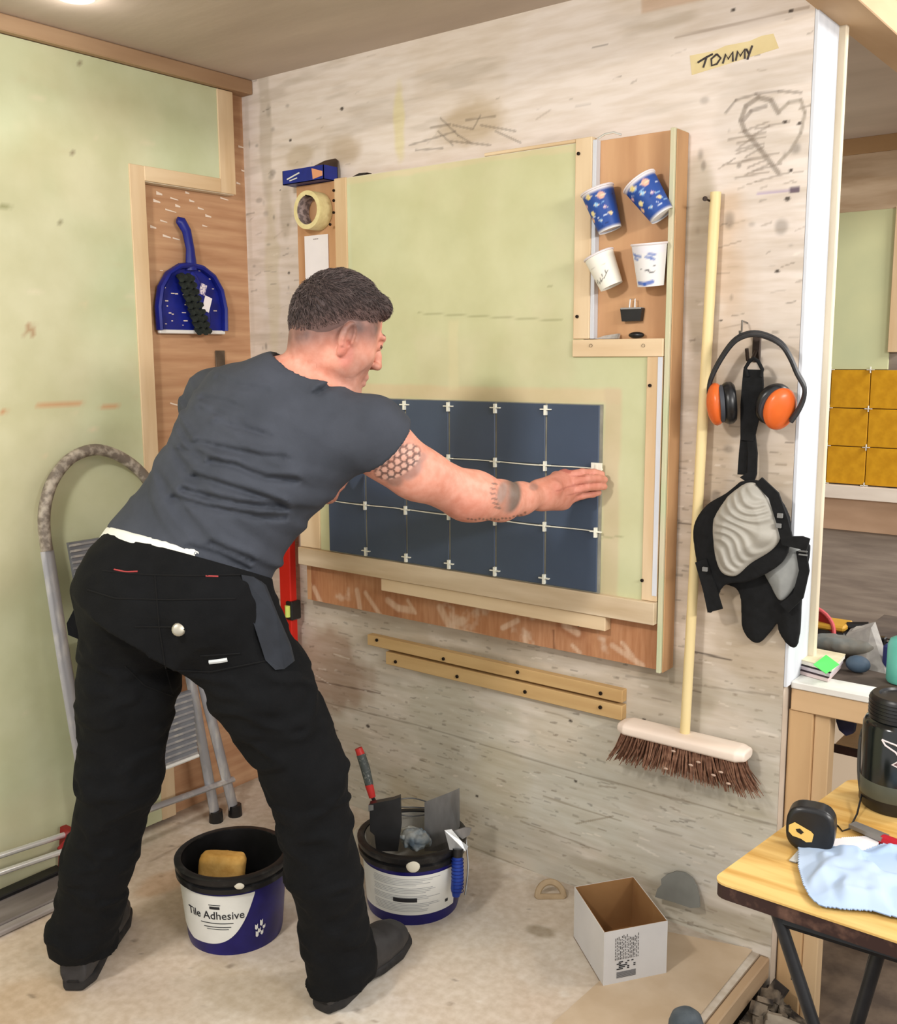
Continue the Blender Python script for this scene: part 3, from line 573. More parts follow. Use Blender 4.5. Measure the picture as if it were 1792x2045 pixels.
def skin_cols(Vv):
    px,py=proj(Vv); n=len(Vv); c=np.tile(np.array(lin((216,154,134))),(n,1))
    def mx(m,col):
        m=np.clip(m,0,1)[:,None]; c[:]=c*(1-m)+np.array(lin(col))*m
    def el(x,y,rx,ry,a=0,soft=.5): 
        ca,sa=math.cos(a),math.sin(a); dx,dy=px-x,py-y; return 1-sstep(1-soft,1,np.hypot((dx*ca+dy*sa)/rx,(-dx*sa+dy*ca)/ry))
    q=(Vv-Hc)@HR; nz=fbm(Vv*60,3,3); hd=np.linalg.norm(q,axis=1)<.16; face=(hd&(q[:,1]>.0))
    mx(.35*sstep(.45,.7,fbm(Vv*22,8,3)),(204,136,114)); mx(.5*el(1150,970,70,60),(200,128,112)); mx(.4*el(930,1020,60,35),(200,126,106))
    # stubble and close-cropped hair fading into the neck
    beard=hd*sstep(-.012,-.05,q[:,2])*sstep(-.02,.03,q[:,1]); mx(.45*beard*(.7+.6*nz),(140,112,100))
    zz=q[:,2]-.020-.35*np.maximum(q[:,1]-.01,0)-.80*np.minimum(q[:,1]+.01,0); fade=hd*sstep(.080,.05,q[:,1])*sstep(-.062,.0,zz)*(1-sstep(.060,.074,q[:,1])); mx(.88*fade*(.75+.5*nz),(106,82,77))
    mx(hd*.55*el(690,705,22,40)*(1-fade),(196,112,100))
    mx(hd*.9*(1-sstep(.003,.007,np.abs(q[:,2]-.030-.12*(.05-np.abs(q[:,0])))))*(q[:,1]>.075)*(np.abs(np.abs(q[:,0])-.032)<.020),(40,30,26))
    ev=((np.abs(np.abs(q[:,0])-.031)<.012)&(np.abs(q[:,2]-.004)<.003)&(q[:,1]>.08)); mx(ev*.9,(50,34,30)); lips=(np.abs(q[:,0])<.020)&(np.abs(q[:,2]+.0685)<.010)&(q[:,1]>.085); mx(lips*.6,(176,96,90))
    # upper arm tattoo: honeycomb with grey shading
    am=(Vv[:,1]<-.2)&(px>700)&(px<1100)&(py>860)&~hd
    mx(am*.55*el(820,938,36,24,-.6),(112,104,104)); mx(am*.6*el(786,958,26,16,.4),(118,104,98)); mx(am*.5*el(838,915,22,14,-.4),(140,122,116))
    a=-.55; u=(px-794)*math.cos(a)+(py-922)*math.sin(a); v=-(px-794)*math.sin(a)+(py-922)*math.cos(a); S=15.
    r3=math.sqrt(3)
    def hexd(u,v):
        A=np.stack([np.mod(u,S)-S/2,np.mod(v,S*r3)-S*r3/2],-1); B=np.stack([np.mod(u-S/2,S)-S/2,np.mod(v-S*r3/2,S*r3)-S*r3/2],-1)
        g=np.where((A**2).sum(-1,keepdims=True)<(B**2).sum(-1,keepdims=True),A,B); g=np.abs(g); return np.maximum(g[...,0],g[...,0]*.5+g[...,1]*r3/2)
    hx_=hexd(u,v); hm=am*(1-sstep(.85,1,np.hypot(u/56,v/30))); mx(hm*.75*(hx_<S/2-2.0),(232,190,174)); mx(hm*.85*sstep(S/2-2.6,S/2-1.4,hx_),(96,80,78))
    mx(am*.85*el(1016,990,29,42,.15,.3)*(.35+.65*sstep(1002,1026,px)),(82,86,80)); mx(am*.7*el(1003,984,12,27,.2,.5),(150,136,130))
    for i,(x,y) in enumerate([(988,966),(986,976),(985,986),(987,996),(990,1006),(994,1014)]): mx(am*.7*el(x,y,9,2.6,.2,.4),(84,82,78))
    mx(am*.45*el(1066,973,12,9),(110,104,100))
    for i in range(16): x=935+i*7.6; mx(am*.7*el(x,1036-(max(0,x-990)**2)*.0035+(i%3),3.2,2.6,.3*(i%4),.4),(88,74,68))
    # creases on the back of the hand
    for p in [(1160,951,26,1.8,0),(1160,967,26,1.8,-.05),(1150,985,24,1.8,-.2),(1138,972,16,2,-.2),(1120,978,14,2,-.3)]: mx((px>1090)*.5*el(*p),(158,84,74))
    return c
hd0=Field(Hc-.15,Hc+.17,.0024); sculpt_body(hd0); pn=H(0,-.02,-.085); pnn=HR[:,2]
ar0=Field(np.array([.98,-.84,.98]),np.array([1.42,-.06,1.36]),.0032); sculpt_body(ar0)
bd0=Field((.36,-1.25,.02),(1.42,-.05,1.62),.0085); sculpt_body(bd0)
armcut=armR[1]; an=(armR[2]-armR[1]); an/=np.linalg.norm(an)
HB=lambda c,o=0:((c-pn)@pnn>o)&(np.linalg.norm(c-Hc,axis=1)<.149)
m1=hd0.mesh(lambda c:HB(c,-.003)); inarm=lambda c,o=0:((c-armcut)@an>o)&(c[:,0]>1.0)&(c[:,2]<1.36)&(c[:,1]>-.83)&~HB(c)
m2=ar0.mesh(lambda c:inarm(c,-.003)); m3=bd0.mesh(lambda c:~inarm(c,.003)&~HB(c,.004))
Vs,Fs=joinm([m1,m2,m3])
M_skin=mat('skin',(255,255,255),(244,232,226),60,rough=.52,attr=True,bump=.08,bscale=400)
body=npmesh('body',Vs,Fs,M_skin,man,cols=skin_cols(Vs))
# hair ----------------------------------------------------------------
hh=Field(Hc-.15,Hc+.17,.0026)
hh.ell(H(0,-.006,.030),(.075,.090,.085),HR,.0); hh.ell(H(0,-.036,.0),(.067,.054,.072),HR,.02); hh.chain([H(-.036,.060,.076),H(.0,.070,.080),H(.038,.060,.072)],[.008,.009,.008],.03)
def hairthick(P):
    q=(P-Hc)@HR; x,y,z=q[...,0],q[...,1],q[...,2]
    line=.030-.10*np.minimum(y+.02,0)*-.25+np.maximum(y-.03,0)*.45+.004*(fbm(P*40,5,2)-.5)
    zz=z-.020-.35*np.maximum(y-.01,0)-.80*np.minimum(y+.01,0); t=-.004+.0042*sstep(-.045,.0,zz)+.0080*sstep(-.02,.085,zz)*(1-.35*sstep(-.02,-.09,y))-.010*sstep(.07,.035,z)*sstep(.04,.07,y)
    st=np.stack([x*130+z*20,y*34,z*60],-1); return -(t+(.0050*(fbm(st,7,3)-.5)+.0028*(fbm(P*90,9,2)-.5))*(.15+.85*sstep(0,.05,zz)))
hh.displace(hairthick); Vh,Fh=hh.mesh(lambda c:((c-Hc)@HR)[:,2]>-.075)
q=(Vh-Hc)@HR; nz=fbm(np.stack([q[:,0]*150,q[:,1]*40,q[:,2]*110],1),4,3); hc_=np.array(lin((58,48,47)))[None]*(.45+1.15*nz[:,None]**1.3)
zz=q[:,2]-.020-.35*np.maximum(q[:,1]-.01,0)-.80*np.minimum(q[:,1]+.01,0); k=(1-sstep(-.005,.065,zz))[:,None]*.8; hc_=hc_*(1-k)+np.array(lin((104,80,75)))*k
ok=np.where((zz>.012)&(q[:,1]<.10))[0]; rg=np.random.RandomState(17); sv=[];sf=[];sc=[]
me_n=np.zeros_like(Vh); fn=np.cross(Vh[Fh[:,2]]-Vh[Fh[:,0]],Vh[Fh[:,3]]-Vh[Fh[:,1]])
for i_ in range(4): np.add.at(me_n,Fh[:,i_],fn)
me_n/=np.linalg.norm(me_n,axis=1)[:,None]+1e-9
if ((Vh-Hc)*me_n).sum()<0: me_n=-me_n
for i_ in rg.choice(ok,5200):
    n_=me_n[i_]; qq=q[i_]; d_=hfw*1.0+HR[:,2]*(-.55 if qq[2]<.08 else .0)+HR[:,0]*rg.normal(0,.35)+hup*rg.normal(0,.25); d_=d_-n_*(d_@n_); d_/=np.linalg.norm(d_)+1e-9; s_=np.cross(n_,d_); L_=rg.uniform(.008,.019)*min(1,.45+zz[i_]*12); w_=rg.uniform(.0005,.0010); p_=Vh[i_]-n_*.0008
    a_=p_; b_=p_+d_*L_*.5+n_*.0028; c_=p_+d_*L_+n_*rg.uniform(.0002,.0032); o_=len(sv)
    sv+= [a_-s_*w_,a_+s_*w_,b_-s_*w_,b_+s_*w_,b_+n_*w_,c_,a_+n_*w_]; sf+=[(o_,o_+2,o_+4,o_+6),(o_+6,o_+4,o_+3,o_+1),(o_+2,o_+5,o_+5,o_+4),(o_+4,o_+5,o_+5,o_+3)]; kk=.75*(1-float(sstep(.0,.05,zz[i_]))); sc+=[(np.array(lin((62,52,50)))*(1-kk)+np.array(lin((98,76,71)))*kk)*rg.uniform(.35,1.9)]*7
st_=MB(); st_.add(sv,[tuple(dict.fromkeys(f)) for f in sf])
STR=(np.array(sv),sf,np.array(sc))
npmesh('hair',Vh,Fh,mat('hair',(255,255,255),rough=.6,attr=True,spec=.25),man,cols=hc_)
me=bpy.data.meshes.new('hair_strands'); me.from_pydata([tuple(p-np.array(man['_o'])) for p in STR[0]],[],[tuple(dict.fromkeys(f)) for f in STR[1]]); a=me.color_attributes.new('Col','FLOAT_COLOR','POINT'); a.data.foreach_set('color',np.c_[STR[2],np.ones(len(STR[2]))].astype(np.float32).ravel()); link('hair_strands',me,_M['hair'],man,np.array(man['_o']))['kind']='stuff'
# T-shirt --------------------------------------------------------------
ts=Field((.42,-1.22,.86),(1.42,-.30,1.55),.0052)
sk=[(-.06,-.012,0,.190,.146),(.04,-.014,0,.188,.140),(.13,-.010,0,.172,.130),(.24,0,0,.165,.132),(.34,0,-.004,.182,.138),(.42,0,-.002,.160,.108),(.485,.006,.016,.085,.070)]
ts.loft(Pc,TA,sk,.03); ts.chain([shL,Pc+TA@V(0,-.018,.425),shR],[.068,.092,.051],.05)
ts.cone(nkB-TA[:,2]*.03,nkB+(H(0,-.035,-.045)-nkB)*.55,.066,.060,.02)
slR=armR[0]+(armR[2]-armR[0])*.62; ts.chain([shR,armR[1],armR[2]],[.060,.057,.055],.03); ts.chain([shL,shL+(elL-shL)*.75],[.074,.062],.03)
ts.chain([shR-TA[:,2]*.05-TA[:,0]*.03,shR-TA[:,2]*.15-TA[:,0]*.07],[.05,.05],.04)
FOLDS=[([(200+x/2.715,500+y/2.715) for x,y in L],a) for L,a in [([(640,930),(760,960),(900,1000)],.006),([(530,1040),(700,1080),(850,1110),(1000,1125)],.007),([(440,1080),(640,1140),(740,1160)],.005),([(600,1145),(760,1180),(900,1235),(1060,1245)],.009),
 ([(520,1225),(700,1280),(850,1330),(980,1370)],.009),([(450,1300),(600,1340),(750,1375),(1000,1395)],.009),([(400,1340),(560,1390),(740,1420),(860,1445),(1000,1445)],.008),([(1180,770),(1260,725),(1315,690)],.010),([(1080,590),(1200,640),(1290,680)],.008),([(560,800),(700,830),(760,850)],.004),
 ([(540,860),(660,890),(760,930)],.004),([(600,1590),(720,1640),(820,1680)],.007),([(480,1610),(640,1650),(790,1720)],.006),([(640,690),(760,735),(900,760)],.004)]]
def folds(P):
    q=(P-Pc)@TA; x,y,z=q[...,0],q[...,1],q[...,2]; ax=(P-Pc)@_r; dy=(P-Pc)@_u
    u=(dy+.42*ax+.12*np.sin(ax*6)); n=fbm(np.stack([ax*3.2,u*17,(P@_f)*3],-1),12,2); r=1-np.abs(2*n-1); r=sstep(.62,1,r)
    m=sstep(.08,.16,z)*(1-sstep(.30,.40,z)); s=-.0085*r*m; hm_=sstep(.085,.13,z)
    n2=fbm(np.stack([ax*5+dy*7,dy*4-ax*3,(P@_f)*5],-1),19,2); s=s-.005*sstep(.6,1,1-np.abs(2*n2-1))*sstep(.32,.4,z)
    px,py=proj(P)
    for fl,am in FOLDS:
        d=np.full(px.shape,1e3); sd=np.zeros(px.shape)
        for (a,b) in zip(fl[:-1],fl[1:]):
            ax_,ay_=a; dx,dy=b[0]-ax_,b[1]-ay_; t=np.clip(((px-ax_)*dx+(py-ay_)*dy)/(dx*dx+dy*dy),0,1); ex,ey=px-ax_-t*dx,py-ay_-t*dy; q_=np.hypot(ex,ey); k=q_<d; d=np.where(k,q_,d); sd=np.where(k,ey,sd)
        s=s+(am*np.exp(-(d/6.5)**2)-am*.6*np.exp(-((d-11)/8)**2)*(sd<0))*hm_
    return s+.006*(fbm(P*7,31,2)-.5)
ts.displace(folds)
ts.cut(Pc+TA@V(0,0,.066),-TA[:,2]+.24*TA[:,0])
nc=nkB+(H(0,-.035,-.045)-nkB)*.30; ndir=H(0,-.035,-.045)-nkB; ndir/=np.linalg.norm(ndir); ndir=ndir+.55*hf*0+TA[:,1]*.28; ndir/=np.linalg.norm(ndir)
cr_=[nc+.060*(math.cos(a)*basis(ndir)[0]+math.sin(a)*basis(ndir)[1]) for a in np.linspace(0,2*math.pi,25)]; ts.chain(cr_,[.0085]*25,.006)
S,P=ts.sl(ts.lo,ts.lo+ts.n*ts.h); tq=P-nc-ndir*.004; dd=tq@ndir; rad=np.linalg.norm(tq-dd[...,None]*ndir,axis=-1); ts.d=np.where(rad<.2,np.maximum(ts.d,(dd-np.maximum(rad-.070,0)*1.7)*.6),ts.d).astype(np.float32)
for a,b,e in((armR[0],armR[2],atd(757,893,2.0)),(shL,elL,shL+(elL-shL)*.62)):
    S,P=ts.sl(ts.lo,ts.lo+ts.n*ts.h); d=(b-a)/np.linalg.norm(b-a); 
    dd=(P-e)@d; tq=P-e; rad=np.linalg.norm(tq-dd[...,None]*d,axis=-1); ts.d=np.where((rad<.16),np.maximum(ts.d,dd),ts.d).astype(np.float32)
Vt,Ft=ts.mesh(); M_shirt=mat('charcoal_cotton',(61,65,74),(54,58,66),14,rough=.9,bump=.12,bscale=260)
tee=npmesh('t_shirt',Vt,Ft,M_shirt,man)
# trousers -------------------------------------------------------------
tr=Field((.38,-1.28,.03),(1.34,-.55,1.14),.0058)
tr.loft(Pc,TA,[(-.10,0,-.012,.168,.140),(-.02,-.006,-.014,.186,.150),(.05,-.010,-.006,.182,.137),(.16,-.006,0,.168,.127)],.05)
for s,h_ in((1,hipR),(-1,hipL)): tr.ell(h_-V(0,0,.01)+_f*-.035,(.105,.10,.12),None,.04)
for h_,k_,a_,rs in((hipR,knR,anR,(.112,.080,.070)),(hipL,knL,anL,(.108,.078,.068))):
    md=(h_+k_)/2; tr.chain([h_,md-V(0,0,.0),k_,(k_+a_)/2,a_,a_-V(0,0,.10)],[rs[0],(rs[0]+rs[1])/2+.002,rs[1],.073,rs[2],rs[2]+.003],.03)
def tfold(P):
    n=fbm(P*np.array([7,7,15]),5,3); r=sstep(.72,1,1-np.abs(2*n-1)); z=P[...,2]; return -.008*r*(1-.6*sstep(.75,.9,z))+.012*(fbm(P*6,8,2)-.5)
tr.displace(tfold); tr.cut(Pc+TA@V(0,0,.072),TA[:,2]-.35*TA[:,0]); 
S,P=tr.sl(tr.lo,tr.lo+tr.n*tr.h); pr=(P-anR)@V(.6,.8,0); hem=np.where(P[...,0]>.85,.040+.25*np.clip((P-anR)@V(.79,.61,0),-.06,.2),.070+.0*P[...,0]); tr.d=np.maximum(tr.d,(hem-P[...,2])).astype(np.float32)
Vp,Fp=tr.mesh(); M_tr=mat('black_workwear',(9,10,12),(13,14,16),22,rough=.92,bump=.2,bscale=300,spec=.2)
trs=npmesh('trousers',Vp,Fp,M_tr,man)
bvh=BVHTree.FromPolygons([Vector(p) for p in Vp],[tuple(map(int,f)) for f in Fp]); bvt=BVHTree.FromPolygons([Vector(p) for p in Vt],[tuple(map(int,f)) for f in Ft])
def hit(b,x,y,off=.001):
    d=ray(x,y); d/=np.linalg.norm(d); r=b.ray_cast(Vector(CAM),Vector(d)); 
    return (np.array(r[0])-d*off) if r[0] is not None else None
def onseam(pts,r,name,m,b=bvh,parent=trs,n=24):
    pts=np.array(pts,float); t=np.linspace(0,len(pts)-1,n); P=[hit(b,np.interp(q,range(len(pts)),pts[:,0]),np.interp(q,range(len(pts)),pts[:,1]),.0006) for q in t]; P=[p for p in P if p is not None]
    if len(P)>2: return MB().tube(P,r,6).build(name,m,parent)
M_seam=mat('seam_black',(4,4,5),rough=.95)
for s_ in ([(205,1140),(290,1148),(380,1150),(480,1148)],[(175,1178),(230,1195),(330,1198),(470,1196)],[(250,1330),(290,1370),(345,1390)],[(345,1385),(330,1330),(318,1250),(310,1150)],[(330,1338),(420,1342),(540,1318)],[(270,1252),(350,1252),(372,1258)],[(400,1310),(480,1305)]): onseam(s_,.0016,'seam',M_seam)
M_red=mat('red_thread',(160,60,60),rough=.8)
onseam([(228,1137),(250,1142),(275,1141)],.0016,'bar_tack',M_red,n=8); onseam([(411,1150),(436,1151)],.0016,'bar_tack',M_red,n=6)
onseam([(418,1322),(436,1320),(454,1317)],.0045,'pocket_label',mat('pale_label',(196,200,200)),n=6)
p=hit(bvh,357,1257,.001)
if p is not None: MB().lathe([(.0001,.005),(.009,.005),(.012,.003),(.013,0)],p,-ray(357,1257),16).build('button',mat('brass_button',(170,165,150),rough=.4,metal=.6),trs)
# waistband of underwear showing between shirt and trousers
def ribbon(pa,pb,name,m,parent,b,off,th,n=22):
    mb=MB(); G=np.zeros((n,2,3)); pa=np.array(pa,float);pb=np.array(pb,float)
    for i,t in enumerate(np.linspace(0,1,n)):
        for j,q in enumerate((pa,pb)):
            s_=t*(len(q)-1); x=np.interp(s_,range(len(q)),q[:,0]); y=np.interp(s_,range(len(q)),q[:,1]); h=hit(b,x,y,off); G[i,j]=h if h is not None else atd(x,y,2.0)
    mb.grid(G); G2=G+_f*th; mb.grid(G2[:, ::-1]); 
    for j in(0,1): mb.grid(np.stack([G[:,j],G2[:,j]],1))
    for i in(0,-1): mb.grid(np.stack([G[i],G2[i]],0))
    return mb.build(name,m,parent)
for it,(x,y) in enumerate([]): pass
wbk=Field((.42,-1.22,.9),(1.3,-.55,1.2),.006); wbk.loft(Pc,TA,[(-.06,-.008,-.010,.189,.146),(.06,-.010,-.006,.183,.139),(.12,-.006,-.004,.168,.129)],.0); wbk.cut(Pc+TA@V(0,0,.085),TA[:,2]-.35*TA[:,0]); Vw,Fw=wbk.mesh(); npmesh('waistband',Vw,Fw,mat('white_elastic',(222,222,212),rough=.85),man)
# holster pocket hanging at the right hip, and its twin on the left
def pocket(px_,dep,name,m,th=.012):
    mb=MB(); P=[atd(x,y,d) for (x,y),d in zip(px_,dep)]; mb.prism(P,_f*th); return mb.build(name,m,trs)
M_hol=mat('charcoal_holster',(40,44,51),(35,38,44),30,rough=.9)
pocket([(482,1148),(506,1152),(528,1170),(552,1230),(578,1290),(586,1322),(568,1336),(550,1338),(530,1318),(505,1240)],[1.915,1.935,1.945,1.955,1.965,1.98,1.975,1.96,1.95,1.93],'holster_pocket',M_hol,.02)
pocket([(170,1190),(150,1212),(133,1245),(136,1268),(160,1278),(185,1282),(188,1200)],[2.06]*7,'holster_pocket',M_tr,.02)
# shoes ------------------------------------------------------------
M_shoe=mat('dark_trainer',(42,41,43),(54,53,54),30,rough=.55,bump=.2); M_sole=mat('trainer_sole',(26,25,26),(40,38,38),50,rough=.7)
def shoe(heel,toe,label):
    heel=np.array(heel); toe=np.array(toe); R_=frame(toe-heel,np.cross(toe-heel,V(0,0,1))); R_=np.stack([R_[:,0],V(0,0,1),R_[:,2]],1); L=.30
    f=Field(np.minimum(heel,toe)-V(.12,.12,.0),np.maximum(heel,toe)+V(.12,.12,.18),.004)
    f.loft(heel,R_,[(-.006,0,.045,.028,.030),(.02,0,.062,.038,.056),(.08,0,.070,.040,.060),(.13,0,.064,.042,.054),(.19,0,.054,.048,.042),(.24,0,.050,.047,.036),(.275,0,.046,.037,.028),(.29,0,.042,.020,.012)],.01,p=2.4)
    f.cone(heel+R_@V(0,.09,.05),heel+R_@V(0,.14,.05),.042,.040,.02)
    v1=f.mesh(lambda c:c[:,2]>.020)
    up=npmesh('shoe',*v1,M_shoe,man)
    g=Field(np.minimum(heel,toe)-V(.12,.12,.0),np.maximum(heel,toe)+V(.12,.12,.08),.004)
    g.loft(heel,R_,[(-.006,0,.018,.024,.017),(.03,0,.016,.040,.0165),(.09,0,.017,.038,.015),(.13,0,.020,.036,.012),(.17,0,.017,.044,.0155),(.24,0,.018,.048,.017),(.29,0,.022,.036,.016),(.305,0,.026,.018,.010)],.0,p=3.5)
    npmesh('sole',*g.mesh(),M_sole,up)
    s_=MB()
    for i in range(5): c=heel+R_@V(0,.090-.004*i,.13+.016*i); s_.tube([c+R_@V(-.022,-.002,0),c+R_@V(0,.004,0),c+R_@V(.022,-.002,0)],.0028,6)
    s_.build('laces',M_BLACKCLOTH,up)['kind']='stuff'
    return up
shoe(hR,hR+dR*.3,'r'); shoe(hL,hL+dL*.3,'l')
# wristwatch-free right hand presses this loose spacer
sp_=MB(); c=at(1192,934,'Y',YL-.016); sp_.box(c-V(.003,.003,.014),c+V(.003,.003,.010)).box(c-V(.014,.0025,.014),c+V(.014,.0025,.0115)); tag(sp_.build('tile_spacer',M_SP,None,c),'white cross spacer under the fingertips at the right edge of the tiles','spacer')
# ================================================================ THINGS ON THE LEFT WALL
M_blue=mat('blue_plastic',(22,34,130),(18,28,112),20,rough=.4)
o=V(.012,-.238,1.56); dp=thing('dustpan','blue plastic dustpan speckled with plaster hanging on the orange plywood','dustpan',o)
L=lambda y,z,x=0: o+V(x,y,z)
dome=[(-.118,-.085),(-.120,-.02),(-.108,.035),(-.080,.075),(-.040,.098),(0,.104),(.040,.098),(.080,.075),(.108,.035),(.120,-.02),(.118,-.085)]
MB().prism([L(y,z) for y,z in dome],(.005,0,0)).build('pan',M_blue,dp)
MB().tube([L(y,z,.010) for y,z in dome],.009,8,flat=1.6,up=(1,0,0)).build('rim',M_blue,dp)
MB().box(L(-.120,-.095,0),L(.120,-.084,.012),.002).build('lip',mat('lip_white',(226,224,220)),dp)
MB().tube([L(.004,.09,.008),L(.0,.15,.012),L(-.012,.20,.014),L(-.028,.225,.012),L(-.040,.229,.010)],[.020,.014,.015,.016,.010],12,flat=.7,up=(1,0,0)).build('handle',M_blue,dp)
s_=MB()
for i in range(34): y,z=random.uniform(-.11,.11),random.uniform(-.08,.09); l=random.uniform(.004,.016); s_.box(L(y,z,.005),L(y+l,z+.0015+.002*random.random(),.0062))
s_.build('plaster_speck',mat('dried_plaster',(228,212,196)),dp)['kind']='stuff'
hb=thing('hand_brush','blue hand brush with dark bristles clipped inside the hanging dustpan','brush',o+V(.02,0,0))
br=MB()
for i in range(9):
    for j in range(4):
        t=i/8; p=L(-.030+.055*t+.012*(j-1.5)*.9,.07-.15*t+(j%2)*.004,.012); br.tube([p,p+V(.026,-.008+.002*j,-.012)],[.0075,.009],6)
br.build('bristles',mat('dark_bristle',(26,32,30),(44,50,44),60,rough=.9),hb)
R_=frame(V(0,-.33,.94),V(1,0,0)); MB().ell(L(.022,.005,.022),(.012,.020,.085),R_,14,10).build('brush_block',M_blue,hb)
MB().box((-.0,-.013,-.022),(.0015,.013,.022),R=np.array([[1,0,0],[0,.94,.33],[0,-.33,.94]]),o=L(.034,-.008,.0355)).build('label',M_PAPER,hb); MB().box((-.0,-.011,-.016),(.0015,.011,.016),R=np.array([[1,0,0],[0,.94,.33],[0,-.33,.94]]),o=L(.022,.034,.034)).build('printed_label',mat('print',(120,110,160),(226,216,220),160,thresh=(.45,.55)),hb)
# ladder ------------------------------------------------------------
ld=thing('step_ladder','folded aluminium step ladder with a hooped handle leaning on the green board','ladder',(.12,-.55,0))
XT=lambda y: .062+.11*np.clip((y-900)/780,0,1)
lp=[(196,1690),(172,1570),(150,1450),(128,1320),(108,1190),(94,1100),(88,1050),(92,1000),(110,952),(145,913),(192,898),(240,912),(282,944),(308,985),(324,1040)]
def lat(x,y): return at(x,y,'X',XT(y)+.0)
P=[lat(*p) for p in lp]; YLf=P[2][1]; z0=P[0][2]; 
tl=MB().tube(P[:6],.019,10,flat=.6,up=(1,0,0)); tl.tube([P[0],V(P[0][0]+.005,P[0][1],.0)],.019,10,flat=.6,up=(1,0,0)); tl.build('front_rail',M_ALU,ld)
MB().tube(sm(P[5:],5),.0155,12,up=(1,0,0)).build('hoop_handle',mat('scuffed_grip',(120,110,100),(182,172,158),45,(1,1,1),rough=.6,bump=.4,thresh=(.45,.65)),ld)
RY=at(445,1500,'X',.15)[1]; topR=P[-1]
def rail(a,b,nm,r=.017): MB().tube([a,b],r,10,flat=.65,up=(1,0,0)).build(nm,M_ALU,ld)
ft=at(432,1640,'Z',0); ft2=at(470,1628,'Z',0)
rail(topR,ft,'front_rail'); rail(topR+V(-.012,.03,-.1),ft2,'rear_rail'); 
ftl=V(.15,P[0][1]+.02,0); rail(P[5]+V(-.03,.02,-.05),V(.115,ftl[1]+.02,0),'rear_rail')
MB().tube([at(190,1655,'X',.16),at(465,1556,'X',.15)],.013,10,flat=.7).build('brace_bar',M_ALU,ld)
for k,(ya,yb) in enumerate([(1088,1212),(1288,1400),(1450,1592)]):
    A=at(118+k*22,ya,'X',XT(ya)+.022); B=at(140+k*20,yb,'X',XT(yb)+.022); y1=at(384,1450,'X',.16)[1]
    C1=V(A[0],y1,A[2]); D1=V(B[0],y1,B[2]); A[1]+=.028; B[1]+=.028
    tr_=MB().prism([A,B,D1,C1],(-.012,0,0)).build('tread',mat('tread_grey',(128,130,136),(112,114,120),20,rough=.5,metal=.3),ld)
    rb=MB(); n=11
    for i in range(n):
        t=(i+.5)/n; a=A+(B-A)*t; b=C1+(D1-C1)*t; rb.tube([a,b],.0035,6,up=(1,0,0))
    rb.build('rib',M_ALU,tr_)['kind']='stuff'; MB().tube([B,D1],.006,8).build('edge_trim',mat('pale_trim',(214,212,206)),tr_)
for p in (ft,ft2): MB().lathe([(.0001,0),(.022,0),(.020,.035),(.0001,.035)],(p[0],p[1],0),(0,0,1),12).build('rubber_foot',M_DARK,ld)
# tile cutter on the floor ------------------------------------------------
tc_=thing('tile_cutter','manual tile cutter with two chrome rails and red end bracket against the left wall','tile cutter',(.12,-1.1,0))
M_CH=mat('chrome',(240,240,238),rough=.25,metal=.6)
a1,b1=at(0,1709,'X',.07),at(150,1660,'X',.07); a2,b2=at(0,1743,'X',.11),at(150,1692,'X',.11)
for a,b in((a1,b1),(a2,b2)):
    d=b-a; MB().tube([a-d*1.6,b+d*.1],.0078,12).build('guide_rail',M_CH,tc_)
ye=at(142,1680,'X',.09)[1]; ys=a1[1]-.5
MB().box((.045,ys,.0),(.20,ye-.03,.022),.003).build('base_plate',mat('cutter_base',(150,142,138),(116,108,104),16,(1,.2,1),rough=.6,metal=.3),tc_)
MB().box((.195,ys,.003),(.225,ye-.03,.016),.003).build('edge_bar',mat('cutter_edge',(178,172,168),(150,142,138),16,(1,.2,1),rough=.5),tc_)
MB().box((.06,ys,.022),(.10,ye-.03,.034),.003).build('breaker_rib',M_DARK,tc_)
MB().prism([V(.05,ye-.02,.020),V(.05,ye-.006,.13),V(.05,ye+.012,.13),V(.05,ye+.02,.09),V(.05,ye+.022,.02)],(.075,0,0)).build('end_bracket',mat('red_paint',(140,20,24),rough=.4),tc_)
MB().tube([V(.09,ye-.035,.085),V(.09,ye+.02,.12)],.010,8).build('knob',mat('red_paint',(140,20,24)),tc_)
# ================================================================ THINGS ON THE TILING BOARD
c=at(613,419,'Y',YB-.05); tr_=MB().lathe([(.053,0),(.053,.048),(.040,.048),(.040,0),(.053,0)],c,(0,1,0),44).build('tape_roll',mat('cream_tape',(226,214,160),(214,200,146),60,rough=.6),None,c); tag(tr_,'roll of cream masking tape hanging at the top left of the board','tape roll')
MB().lathe([(.0402,.047),(.0395,.047),(.0395,.001),(.0402,.001)],c,(0,1,0),44).build('core',mat('tape_core',(176,160,156),(120,108,106),60,thresh=(.45,.55),rough=.8),tr_)
n_=MB().tube([c+V(0,.048,.036),c+V(0,-.004,.039)],.002,6).build('nail',M_NAIL,tr_)
a,b=at(608,472,'Y',YB-.003),at(655,470,'Y',YB-.003); pc=MB().box((a[0],YB-.0035,1.38),(b[0],YB-.0012,a[2]),.0004).build('paper_card',M_PAPER,None,(a[0],YB,a[2])); tag(pc,'blank white paper card fixed under the tape roll','card')
for i in range(3): MB().box(((a[0]+b[0])/2-.010+i*.007,YB-.0045,a[2]-.012),((a[0]+b[0])/2-.005+i*.007,YB-.0036,a[2]-.010)).build('print_mark',mat('print_grey',(140,130,130)),pc)
q=at(592,352,'Y',YB-.02); bx=thing('screw_box','small open dark blue printed carton lying on top of the board, above the tape roll','box',(q[0],YB,1.886))
bl=mat('carton_blue',(26,44,140),(20,36,120),20,rough=.4); x0,x1,zb,zt=at(582,350,'Y',YB)[0],at(664,350,'Y',YB)[0],1.886,1.925
